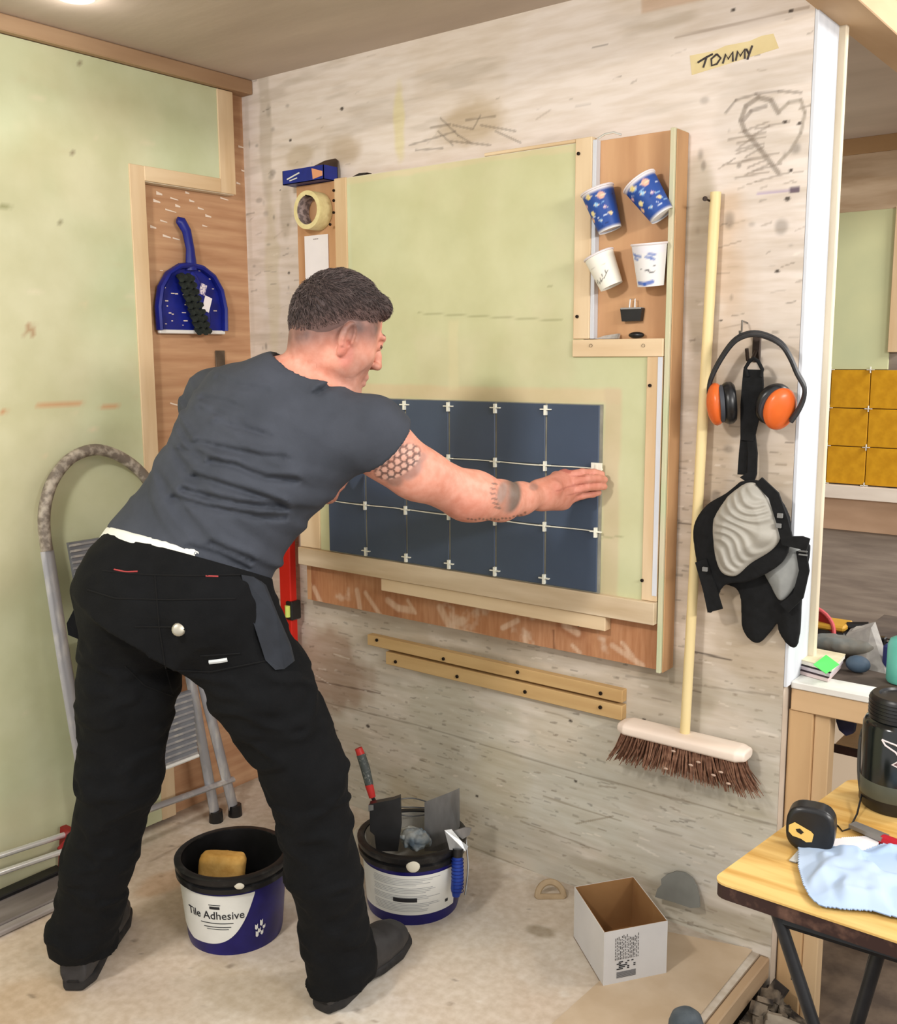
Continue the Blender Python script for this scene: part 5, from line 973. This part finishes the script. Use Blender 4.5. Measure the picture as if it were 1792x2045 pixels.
# cardboard box
A,B,Cc=at(1205,1972,'Z',0),at(1331,1946,'Z',0),at(1146,1872,'Z',0); D=B+Cc-A; hz=.132; bxx=thing('cardboard_box','small open white cardboard box with brown inside standing on the floor','box',A*.25+B*.25+Cc*.25+D*.25)
cen=(A+B+Cc+D)/4; M_cw=mat('white_card',(214,212,210),(204,202,200),6,rough=.7); M_cb=mat('brown_card',(158,118,74),(146,106,64),10,rough=.9)
def wall(p,q,m1,m2):
    n=np.cross(q-p,V(0,0,1)); n/=np.linalg.norm(n); 
    if n@(cen-p)<0: n=-n
    u=V(0,0,hz); k=(q-p)/np.linalg.norm(q-p)*.003
    MB().prism([p,q,q+u,p+u],n*.0014).build('side_panel',m1,bxx); MB().prism([p+n*.0016+k,q+n*.0016-k,q+n*.0016-k+u*.998,p+n*.0016+k+u*.998],n*.0012).build('inner_liner',m2,bxx)
for p,q in((A,B),(B,D),(D,Cc),(Cc,A)): wall(p,q,M_cw,M_cb)
MB().prism([A,B,D,Cc],(0,0,.003)).build('bottom_panel',M_cb,bxx)
n=np.cross(B-A,V(0,0,1)); n/=np.linalg.norm(n); n=-n if n@(cen-A)>0 else n; e1=(B-A)/np.linalg.norm(B-A); F_=lambda x,z: A+e1*x+V(0,0,z)+n*.0006
pr=MB(); rg=np.random.RandomState(2)
for i in range(15):
    x=.028+.004*i
    for j in range(3):
        z0=.068+rg.rand()*.004; 
    z=.060; 
    while z<.112:
        l=rg.uniform(.002,.009); pr.prism([F_(x,z),F_(x+.0013,z),F_(x+.0013,z+l),F_(x,z+l)],n*.0002); z+=l+.0015+rg.rand()*.003
for i in range(9):
    for j in range(5):
        if rg.rand()<.55: x,z=.032+i*.0052,.036+j*.0042; pr.prism([F_(x,z),F_(x+.0052,z),F_(x+.0052,z+.0026),F_(x,z+.0026)],n*.0002)
z=.016
while z<.030: pr.prism([F_(.032,z),F_(.080,z),F_(.080,z+.0009),F_(.032,z+.0009)],n*.0002); z+=.0022
pr.build('black_print',M_INK,bxx)['kind']='stuff'
# sheet, offcuts, ring
P=[at(x,y,'Z',.001) for x,y in [(1060,2085),(1197,1962),(1330,1862),(1504,1897),(1385,2045),(1360,2085)]]; e=MB().prism(P,(0,0,.003)).build('hardboard_sheet',mat('hardboard',(200,180,154),(188,166,138),10,rough=.85),None,P[1]); tag(e,'thin tan hardboard sheet lying on the floor under the white box','sheet')
p=at(1100,1794,'Z',0); Rr=frame(_f*V(1,1,0)+V(0,0,-.5),_r*V(1,1,0)); e=MB().tube([p+V(0,0,.004)+_r*V(1,1,0)*.034*math.cos(a)+(V(_f[0],_f[1],0)*.022+V(0,0,.030))*max(0,math.sin(a)) for a in np.linspace(0,2*math.pi,33)[:-1]],.0085,8,closed=True,flat=.6).build('tape_ring',mat('tan_ring',(172,150,118),(156,134,104),30,rough=.6),None,p); tag(e,'tan cardboard ring bent up on the floor left of the white box','ring')
pts=[(1310,1790),(1313,1775),(1320,1768),(1318,1758),(1328,1750),(1345,1745),(1362,1748),(1377,1758),(1388,1775),(1395,1795),(1398,1812),(1380,1812),(1345,1800)]
zf=at(1350,1800,'Z',0); P=[]
for x,y in pts: q=at(x,y,'Y',-.03); P.append(V(q[0],-.030+(.09-q[2])*-.25-.0,max(q[2],.002)))
e=MB().prism(P,(.0,.006,.0)).build('rubber_offcut',mat('grey_rubber',(118,118,112),(104,104,98),12,rough=.8),None,(P[0][0],-.04,0)); tag(e,'grey half-round rubber offcut leaning against the wall behind the box','offcut')
p=at(1370,2070,'Z',0); e=MB().lathe([(.0001,.060),(.018,.058),(.030,.048),(.036,.030),(.038,.0),(.0001,.0)],p,(0,0,1),24).build('rubber_bowl',mat('slate_rubber',(70,80,88),(96,104,110),30,rough=.6,bump=.4),None,p); tag(e,'dark slate upturned rubber bowl at the very bottom of the view','bowl')
# rubble beside the platform
rg=np.random.RandomState(6); rb=MB()
for i in range(420):
    x=1.745+rg.exponential(.11); y=rg.uniform(-1.0,-.02); sz=rg.uniform(.006,.026); R=frame(rg.normal(size=3),rg.normal(size=3)); hgt=-.15+.085*math.exp(-((x-1.745)/.10)); 
    if x<1.93: rb.box((-sz,-sz*.7,-sz*.35),(sz,sz*.7,sz*.35),0,R=R,o=(max(x,1.742+sz),y,hgt+rg.rand()*.012))
Gx,Gy=np.linspace(1.739,1.94,16),np.linspace(-1.1,.0,40); rb.grid(np.array([[V(x,y,-.158+.085*math.exp(-((x-1.745)/.10))) for y in Gy] for x in Gx]))
e=rb.build('rubble',mat('rubble',(136,122,104),(44,38,34),22,rough=.9,thresh=(.38,.58))); tag(e,'broken tile and mortar rubble on the lower floor beside the platform','rubble',kind='stuff')
for (x,y) in [(1.83,-.42),(1.90,-.30),(1.85,-.12)]:
    R=frame(V(.2,.1,1),V(1,.3,0)); e=MB().box((-.07,-.045,-.005),(.07,.045,.005),.002,R=R,o=(x,y,-.084)).build('broken_tile',mat('broken_tile',(176,166,150),(120,110,98),14,rough=.6),None,(x,y,-.12)); tag(e,'dusty broken tile lying on the rubble, '+{-.42:'nearest the camera',-.30:'middle one of three',-.12:'nearest the wall end'}[y],'tile',group='broken tiles on the rubble')
# ================================================================ BENCH IN THE NEXT BOOTH OPENING
BZ=.668; wbn=thing('workbench','timber workbench with a white top edge running on from the wall end','bench',(2.0,.2,-.16))
M_post=mat('bench_timber',(206,172,128),(184,148,106),9,(1,1,.18),rough=.65,bump=.15)
MB().box((1.745,.035,-.16),(1.800,.085,.60),.002).build('post',M_post,wbn); MB().box((1.800,.045,-.16),(1.835,.085,.60),.002).build('post',mat('bench_timber2',(212,182,142),(192,160,120),9,(1,1,.18)),wbn)
MB().box((1.75,.030,.600),(2.7,.075,BZ-.016),.002).build('front_rail',mat('bench_rail',(208,176,136),(190,156,116),9,(.15,1,1),rough=.65),wbn)
MB().box((1.75,.025,BZ-.016),(2.7,.10,BZ),.002).build('white_edge',mat('white_paint_worn',(230,228,222),(216,212,204),14,(.3,1,1),rough=.5),wbn)
MB().box((1.75,.10,BZ-.02),(2.7,.78,BZ-.003)).build('bench_top',mat('bench_top',(96,84,74),(70,60,54),12,rough=.8),wbn)
MB().box((2.62,.045,-.16),(2.67,.085,.60)).build('post',M_post,wbn); MB().box((2.62,.70,-.16),(2.67,.74,.648)).build('post',M_post,wbn); MB().box((1.78,.70,-.16),(1.83,.74,.648)).build('post',M_post,wbn)
bt=lambda x,y,z=BZ: at(x,y,'Z',z)
# booklets
a_,b_,c_,d_=bt(1566,1338),bt(1657,1364),bt(1684,1335),bt(1600,1318)
for k,(nm,lab,col) in enumerate([('booklet','lowest booklet of the stack at the bench end, pinkish edge',(206,186,184)),('booklet','dark-covered booklet in the middle of the stack at the bench end',(196,184,188)),('booklet','top booklet of the stack at the bench end, pale creased cover',(228,222,206))]):
    z=BZ+.0012+k*.0115; off=V(.003*(k-1),.002*k,0); q=[p+off for p in(a_,b_,c_,d_)]; q=[V(p[0],p[1],z) for p in q]; cc=sum(q)/4
    g=thing(nm,lab,'book',cc,group='booklets stacked on the bench end'); MB().prism([cc+(p-cc)*.985 for p in q],(0,0,.0085)).build('pages',mat('pages%d'%k,col),g); MB().prism([p+V(0,0,.0085) for p in q],(0,0,.002)).build('cover',mat('cover%d'%k,[(60,44,50),(40,30,36),(226,216,186)][k],None if k<2 else (206,194,160),20),g)
zt=BZ+.0012+.0345; q=[V(*bt(x,y,zt)) for x,y in[(1625,1328),(1650,1346),(1676,1332),(1650,1312)]]; e=MB().prism([q[0]+V(0,0,.000),q[1]+V(0,0,.000),q[2]+V(0,0,.005),q[3]+V(0,0,.004)],(0,0,.0015)).build('sticky_note',mat('green_note',(92,222,104),rough=.7),None,q[0]); tag(e,'bright green sticky note on the top booklet','note')
# clutter, left to right
p=bt(1625,1290); p=V(1.93,.50,BZ); e=thing('red_bowl','red plastic mixing bowl tipped on its side on the bench behind the jamb','bowl',p)
ax=V(.25,-.80,.55); ax/=np.linalg.norm(ax); pc_=at(1606,1262,'Y',.34); MB().lathe([(.0001,-.055),(.035,-.053),(.068,-.008),(.074,0),(.066,-.006),(.033,-.046),(.0001,-.048)],pc_,ax,32).build('bowl_body',mat('red_rubber',(150,32,30),(132,24,24),12,rough=.45),e); MB().tube([pc_+.072*(math.cos(a)*basis(ax)[0]+math.sin(a)*basis(ax)[1]) for a in np.linspace(0,2*math.pi,33)[:-1]],.005,8,closed=True).build('rim',mat('red_rim',(196,84,88)),e)
e=thing('tool_case','black and yellow power tool lying on the bench by the red bowl','power tool',bt(1665,1300)); q=at(1668,1292,'Y',.42)
MB().box((q[0]-.10,.36,BZ),(q[0]+.045,.46,BZ+.036),.012).build('body',M_DARK,e); MB().box((q[0]-.05,.37,BZ+.036),(q[0]+.035,.45,BZ+.052),.008).build('yellow_shell',mat('tool_yellow',(206,160,60),(190,144,50),10,rough=.45),e); MB().tube([V(q[0]+.03,.41,BZ+.044),V(q[0]+.08,.42,BZ+.050)],.012,8).build('nozzle',M_DARK,e)
q=bt(1665,1330); e=crumple(q+V(-.01,.10,.026),(.10,.045,.024),'folded_cloth',mat('slate_cloth',(104,112,112),(124,116,104),12,rough=.95,bump=.3),q+V(0,.1,0),.022,20,3); tag(e,'slate grey crumpled cloth behind the booklets','cloth')
q=bt(1700,1352); e=MB().ell(q+V(.0,.05,.018),(.028,.022,.020),None,16,8).build('blue_grey_cap',mat('blue_grey',(74,92,110),(60,76,92),18,rough=.6),None,q); tag(e,'blue-grey round cap beside the booklets','cap')
e=thing('paper_bag','grey speckled paper bag leaning back on the bench','bag',bt(1745,1368)); P=[at(x,y,'Y',yv) for x,y,yv in [(1690,1268,.32),(1740,1254,.32),(1776,1364,.20),(1722,1362,.20)]]; MB().prism(P,(0.0,.035,.008)).build('bag_body',mat('grey_paper',(160,156,150),(142,138,134),40,rough=.9,bump=.3),e); MB().prism([at(1706,1254,'Y',.34),at(1742,1250,'Y',.34),at(1745,1262,'Y',.33),at(1694,1270,'Y',.33)],(0,.02,0)).build('folded_top',mat('grey_paper2',(176,172,164)),e)
e=thing('wire_brush','black stubby brush with bristles behind the grey bag','brush',at(1762,1300,'Y',.42)); MB().box(at(1752,1272,'Y',.42)-V(.004,.0,.055),at(1752,1272,'Y',.42)+V(.02,.02,.0),.003).build('back',M_DARK,e); m_=MB()
for i in range(6): p=at(1752,1272,'Y',.42)+V(.02,.01,-.004-i*.009); m_.tube([p,p+V(.020,-.005,.001)],.002,5)
m_.build('bristles',M_DARK,e)['kind']='stuff'
p=bt(1800,1385); e=thing('teal_bottle','teal plastic bottle standing at the right end of the bench view','bottle',p); p=at(1800,1372,'Y',.17); p[2]=BZ; MB().lathe([(.0001,0),(.030,0),(.033,.006),(.033,.085),(.028,.098),(.014,.106),(.0001,.106)],p,(0,0,1),28).build('bottle_body',mat('teal_plastic',(98,178,160),(84,160,144),8,rough=.35),e); MB().lathe([(.014,.106),(.014,.125),(.0001,.126)],p,(0,0,1),16).build('cap',mat('teal_dark',(50,110,104)),e)
q=at(1774,1328,'Y',.25); e=MB().box((q[0]-.012,.24,BZ),(q[0]+.012,.27,BZ+.06),.006).build('navy_pot',mat('navy_pot',(34,40,92)),None,(q[0],.255,BZ)); tag(e,'small navy pot half hidden between the grey bag and teal bottle','pot')
# cloth hanging under the bench and on the far tiles
e=thing('hanging_glove','dark navy glove hanging under the bench rail','glove',at(1688,1430,'Y',.12)); P=[at(x,y,'Y',.10) for x,y in [(1671,1412),(1705,1415),(1708,1440),(1704,1465),(1690,1470),(1676,1458),(1670,1440)]]; MB().prism(P,(0,.02,0)).build('glove_body',mat('navy_cloth',(26,26,52),(46,44,60),20,rough=.9),e); MB().tube([at(1704,1432,'Y',.10),at(1722,1436,'Y',.09),at(1745,1437,'Y',.08)],.003,6).build('cord',M_DARK,e)
P=[at(x,y,'Y',YF-.05) for x,y in [(1630,742),(1640,748),(1646,800),(1645,822),(1630,825),(1622,800)]]; e=MB().prism(P,(0,.02,0)).build('blue_cloth',mat('royal_cloth',(24,40,130),(18,30,104),16,rough=.9),None,P[0]); tag(e,'royal blue cloth hanging at the left edge of the yellow tiles','cloth')
e=thing('back_shelf','low wooden board with dark edge on the floor level under the bench','shelf',(2.0,.45,.3)); a=at(1668,1492,'Y',.30); MB().box((a[0],.30,a[2]-.012),(2.6,.62,a[2]+.012),.003).build('board',M_post,e); MB().box((a[0]-.004,.294,a[2]-.012),(2.6,.302,a[2]+.008)).build('dark_edge',mat('dark_edge',(58,36,30),(40,24,20),20),e); 
for x in (a[0]+.05,2.5): MB().box((x,.44,-.16),(x+.03,.48,a[2]-.012)).build('leg',M_post,e)
# ================================================================ FOLDING TABLE
TZ=.652; t=thing('folding_table','small folding table with yellow wood-grain top, dark edge and black legs','table',(2.2,-.62,-.16))
p0=at(1420,1757,'Z',TZ); ux=at(1792,1880,'Z',TZ)-p0; ux/=np.linalg.norm(ux); uy=at(1700,1553,'Z',TZ)-p0; DL=np.linalg.norm(uy); uy=uy/DL; K=lambda x,y,z=0: p0+ux*x+uy*y+V(0,0,z)
def rrect(x0,y0,x1,y1,r,n=5):
    o=[]
    for cx_,cy_,a0 in((x1-r,y1-r,0),(x0+r,y1-r,90),(x0+r,y0+r,180),(x1-r,y0+r,270)):
        for i in range(n+1): a=math.radians(a0+90*i/n); o.append((cx_+r*math.cos(a),cy_+r*math.sin(a)))
    return o
oc=rrect(0,0,.78,DL,.022); MB().prism([K(x,y,-.003) for x,y in oc],(0,0,.003)).build('table_top',mat('yellow_oak',(222,186,116),(190,144,70),14,(.3,3.2,1),rough=.45,thresh=(.38,.68),detail=6),t)
MB().prism([K(x,y,-.024) for x,y in rrect(.0012,.0012,.7788,DL-.0012,.021)],(0,0,.021)).build('edge_band',mat('chipped_edge',(52,32,28),(110,80,66),40,rough=.6,thresh=(.5,.75)),t)
M_leg=mat('black_tube',(22,22,24),(34,34,36),20,rough=.4)
def leg(a,b,nm='leg'):
    d=b-a; b2=a+d*((-.155-a[2])/d[2]); MB().tube([a,b2],.0092,12).build(nm,M_leg,t); MB().lathe([(.0001,0),(.014,0),(.013,.02),(.0001,.02)],V(b2[0],b2[1],-.16),(0,0,1),10).build('foot_cap',M_DARK,t)
A1=K(.085,.03,-.024); A1=at(1552,1822,'Z',TZ-.026); leg(A1,atd(1625,2045,(A1-CAM)@_f-.02))
B1=at(1624,1842,'Z',TZ-.026)+uy*.12; B1=K(.12,DL-.06,-.026); leg(B1,B1+V(-.07,-.16,-.6),'rear_leg')
C1_=K(.60,.05,-.026); C1_=at(1752,1886,'Z',TZ-.026)+uy*.02; leg(C1_,atd(1712,2045,(C1_-CAM)@_f+.03)); leg(K(.72,DL-.06,-.026),K(.72,.05,-.8))
MB().tube([K(.10,DL-.06,-.034),K(.72,DL-.06,-.034)],.008,8).build('under_bar',M_leg,t); MB().tube([A1-V(0,0,.01),K(.74,.05,-.034)],.008,8).build('under_bar',M_leg,t)
MB().tube([at(1580,1952,'Z',.30),at(1597,1955,'Z',.30)],.004,6).build('rivet',M_leg,t)
tz=lambda x,y,z=TZ+.0008: at(x,y,'Z',z)
# tape measure
p=tz(1622,1692); tm=thing('tape_measure','black tape measure with a yellow side label on the yellow table','tape measure',p); ctr=at(1621,1650,'Z',TZ+.036); fd=V(_f[0]*.6-_r[0]*.8,_f[1]*.6-_r[1]*.8,0); fd/=np.linalg.norm(fd); Rt=frame(V(0,0,1),np.cross(fd,V(0,0,1)))
f=Field(ctr-.06,ctr+.06,.002); tn=V(-_r[0]*.45-_f[0]*.89,-_r[1]*.45-_f[1]*.89,0); tn/=np.linalg.norm(tn); tr_x=np.cross(V(0,0,1),tn); Rt=np.stack([tr_x,V(0,0,1),np.cross(tr_x,V(0,0,1))],1)
f.loft(ctr-tn*.018,Rt if (Rt[:,2]@tn)>0 else np.stack([-tr_x,V(0,0,1),np.cross(-tr_x,V(0,0,1))],1),[(0,0,0,.030,.031),(.004,0,0,.035,.0355),(.032,0,0,.035,.0355),(.036,0,0,.030,.031)],0,p=3.0); f.cone(ctr+_r*.020-V(0,0,.022)-tn*.01,ctr+_r*.020-V(0,0,.022)+tn*.01,.013,.013,.006)
npmesh('case',*f.mesh(),M_DARK,tm)
sg=1; q0=ctr+tn*.0185; ex=tr_x; ex=ex if ex@_r>0 else -ex; MB().prism([q0+ex*x+V(0,0,z) for x,z in [(-.030,.004),(-.022,.010),(.002,.000),(.006,-.004),(.004,-.016),(-.004,-.018),(-.012,-.014),(-.024,-.012),(-.030,-.006)]],tn*.0012).build('yellow_label',mat('label_yellow',(220,182,100),rough=.5),tm)
MB().prism([q0+tn*.0013+ex*x+V(0,0,z) for x,z in [(-.020,.000),(-.014,.002),(-.008,-.003),(-.012,-.007),(-.018,-.004)]],tn*.0004).build('printed_number',M_DARK,tm)
MB().tube([ctr+_r*.03+V(0,0,-.002),tz(1672,1648),tz(1683,1660),tz(1697,1655),tz(1712,1630)+V(0,0,.004),tz(1722,1600)+V(0,0,.02)],.0016,6).build('wrist_cord',M_DARK,tm)
# drinks shaker
p=tz(1789,1606); bo=thing('drinks_bottle','large black screw-top bottle with grey base band and outlined emblem at the right edge','bottle',p); Rb=.058
M_bb=mat('smoky_black',(16,20,20),(30,36,34),8,rough=.18,spec=.6)
MB().lathe([(.0001,0),(Rb-.004,0),(Rb,.006),(Rb,.022)],p,(0,0,1),40).build('foot_ring',M_DARK,bo); MB().lathe([(Rb,.022),(Rb+.0005,.024),(Rb+.0005,.048),(Rb,.050)],p,(0,0,1),40).build('grey_band',mat('grey_band',(86,88,76),(74,76,66),14,rough=.35),bo)
MB().lathe([(Rb,.050),(Rb,.140),(Rb-.004,.148),(Rb-.012,.152)],p,(0,0,1),40).build('body_wall',M_bb,bo)
ld_=MB().lathe([(Rb-.014,.150),(Rb-.008,.152),(Rb-.008,.186),(Rb-.012,.191),(Rb-.022,.191),(Rb-.024,.187),(.0001,.187)],p,(0,0,1),40).build('screw_lid',M_DARK,bo); rb=MB()
for i in range(5): rb.tube([p+V((Rb-.0075)*math.cos(a),(Rb-.0075)*math.sin(a),.158+i*.006) for a in np.linspace(0,2*math.pi,33)[:-1]],.0009,5,closed=True)
rb.build('lid_ribs',M_DARK,ld_)['kind']='stuff'
an_=math.atan2(-_f[1],-_f[0]); WB=lambda x,z,o=.0006: V(p[0]+(Rb+o)*math.cos(an_+x/Rb),p[1]+(Rb+o)*math.sin(an_+x/Rb),z+p[2])
em=[(-.052,.128),(-.030,.124),(-.018,.116),(-.008,.120),(.004,.130),(.012,.118),(.004,.108),(.012,.098),(.004,.088),(-.010,.094),(-.022,.086),(-.034,.090),(-.022,.100),(-.030,.112),(-.046,.120),(-.052,.128)]
MB().tube([WB(x,z,.001) for x,z in em],.0015,6).build('emblem_outline',mat('emblem_silver',(214,206,206),rough=.3),bo)
mb=MB(); cx_,cz_=-.014,.106; mb.add([WB(cx_,cz_)]+[WB(x,z) for x,z in em[:-1]],[(0,i+1,(i+1)%15+1) for i in range(15)]); mb.build('emblem_fill',mat('emblem_maroon',(92,70,70),rough=.4),bo)
for i in range(4): MB().box(WB(.006+i*.005,.058)-.0012,WB(.006+i*.005,.066)+.0012).build('lettering_mark',mat('emblem_silver',(214,206,206)),bo)
MB().tube(sm([tz(1722,1600)+V(0,0,.004),tz(1716,1540,TZ+.05),tz(1720,1470,TZ+.10),tz(1735,1440,TZ+.14)],4),.0032,8).build('carry_cord',mat('grey_cord',(70,68,64)),bo)
# cloth, paper, knife
def sheet(poly,z0,amp,nm,m,label,cat,seed,th=.0012,lift=0):
    P=np.array([tz(x,y)[:2] for x,y in poly]); lo,hi=P.min(0),P.max(0); h=.0024; nx,ny=int((hi[0]-lo[0])/h)+1,int((hi[1]-lo[1])/h)+1
    X,Y=np.meshgrid(np.linspace(lo[0],hi[0],nx),np.linspace(lo[1],hi[1],ny),indexing='ij'); ins=np.zeros(X.shape,bool); d=np.full(X.shape,9.)
    for i in range(len(P)):
        a,b=P[i],P[(i+1)%len(P)]; c_=((a[1]>Y)!=(b[1]>Y))&(X<(b[0]-a[0])*(Y-a[1])/(b[1]-a[1]+1e-12)+a[0]); ins^=c_
        e=b-a; t_=np.clip(((X-a[0])*e[0]+(Y-a[1])*e[1])/(e@e),0,1); d=np.minimum(d,np.hypot(X-a[0]-t_*e[0],Y-a[1]-t_*e[1]))
    r_=1-np.abs(2*fbm(np.stack([X*14+Y*6,Y*9-X*5],-1),seed,3)-1); Z=z0+amp*(sstep(.55,1,r_)+.6*fbm(np.stack([X*11,Y*11],-1),seed+3,2))*sstep(0,.03,d)+lift
    idx=np.arange(nx*ny).reshape(nx,ny); F=np.stack([idx[:-1,:-1].ravel(),idx[1:,:-1].ravel(),idx[1:,1:].ravel(),idx[:-1,1:].ravel()],1); k=ins.ravel()[F].sum(1)>=3; F=F[k]; Vv=np.stack([X.ravel(),Y.ravel(),Z.ravel()],1); u,inv=np.unique(F,return_inverse=True); Vv=Vv[u]; F=inv.reshape(-1,4); n=len(Vv)
    return tag(npmesh(nm,np.concatenate([Vv,Vv-V(0,0,th)]),np.concatenate([F,F[:,::-1]+n]),m,None,origin=(P[0][0],P[0][1],z0)),label,cat)
sheet([(1575,1722),(1592,1698),(1610,1700),(1610,1728)],TZ+.003,.0005,'plastic_offcut',mat('clear_grey',(196,196,190),rough=.2),'small clear plastic offcut poking out under the blue wipe','offcut',2)
sheet([(1600,1684),(1735,1672),(1762,1684),(1730,1712),(1610,1712)],TZ+.004,.0006,'paper_sheet',M_PAPER,'flat white paper sheet under the blue wipe','paper',4)
sheet([(1594,1686),(1640,1690),(1690,1702),(1724,1706),(1760,1692),(1800,1680),(1850,1690),(1850,1850),(1780,1838),(1735,1826),(1690,1824),(1640,1818),(1618,1800),(1602,1770),(1594,1738)],TZ+.007,.014,'blue_wipe',mat('blue_wipe',(158,182,214),(178,196,220),5,rough=.9,bump=.1),'crumpled light blue cleaning wipe spread on the yellow table','cloth',9)
kn_=thing('utility_knife','flat grey scraper knife with a red grip near the drinks bottle','knife',tz(1735,1668)); A2,B2=tz(1702,1650,TZ+.006),tz(1768,1678,TZ+.006); d=(B2-A2)/np.linalg.norm(B2-A2); nrm=np.cross(V(0,0,1),d); MB().prism([A2+nrm*.009,A2-nrm*.009,B2-nrm*.011,B2+nrm*.011],(0,0,.006)).build('blade',mat('knife_grey',(118,114,110),(140,136,130),20,rough=.4,metal=.4),kn_); MB().tube([B2-d*.004,B2+d*.03,B2+d*.08],[.011,.013,.012],12,flat=.7).build('red_handle',mat('red_handle',(176,28,44),rough=.4),kn_)
# bright ceiling spot, rendered by an added glowing disc and point lamp
p=at(150,-8,'Z',CEIL); dl=thing('ceiling_spot','small added glowing disc for a bright spot on the ceiling at the upper left','ceiling light',p); MB().lathe([(.030,0),(.042,-.001),(.044,-.004),(.040,-.006),(.030,-.004),(.028,.0)],p,(0,0,1),32).build('bezel',M_WHITE,dl); MB().lathe([(.0001,-.002),(.029,-.002)],p,(0,0,1),24).build('lens',mat('spot_disc',(255,246,236),emit=9),dl)
l=bpy.data.lights.new('ceiling_spot_lamp','POINT'); l.energy=.55; l.shadow_soft_size=.03; l.color=(1,.93,.86); o=bpy.data.objects.new('ceiling_spot_lamp',l); C.objects.link(o); o.location=(p[0],p[1],CEIL-.05)
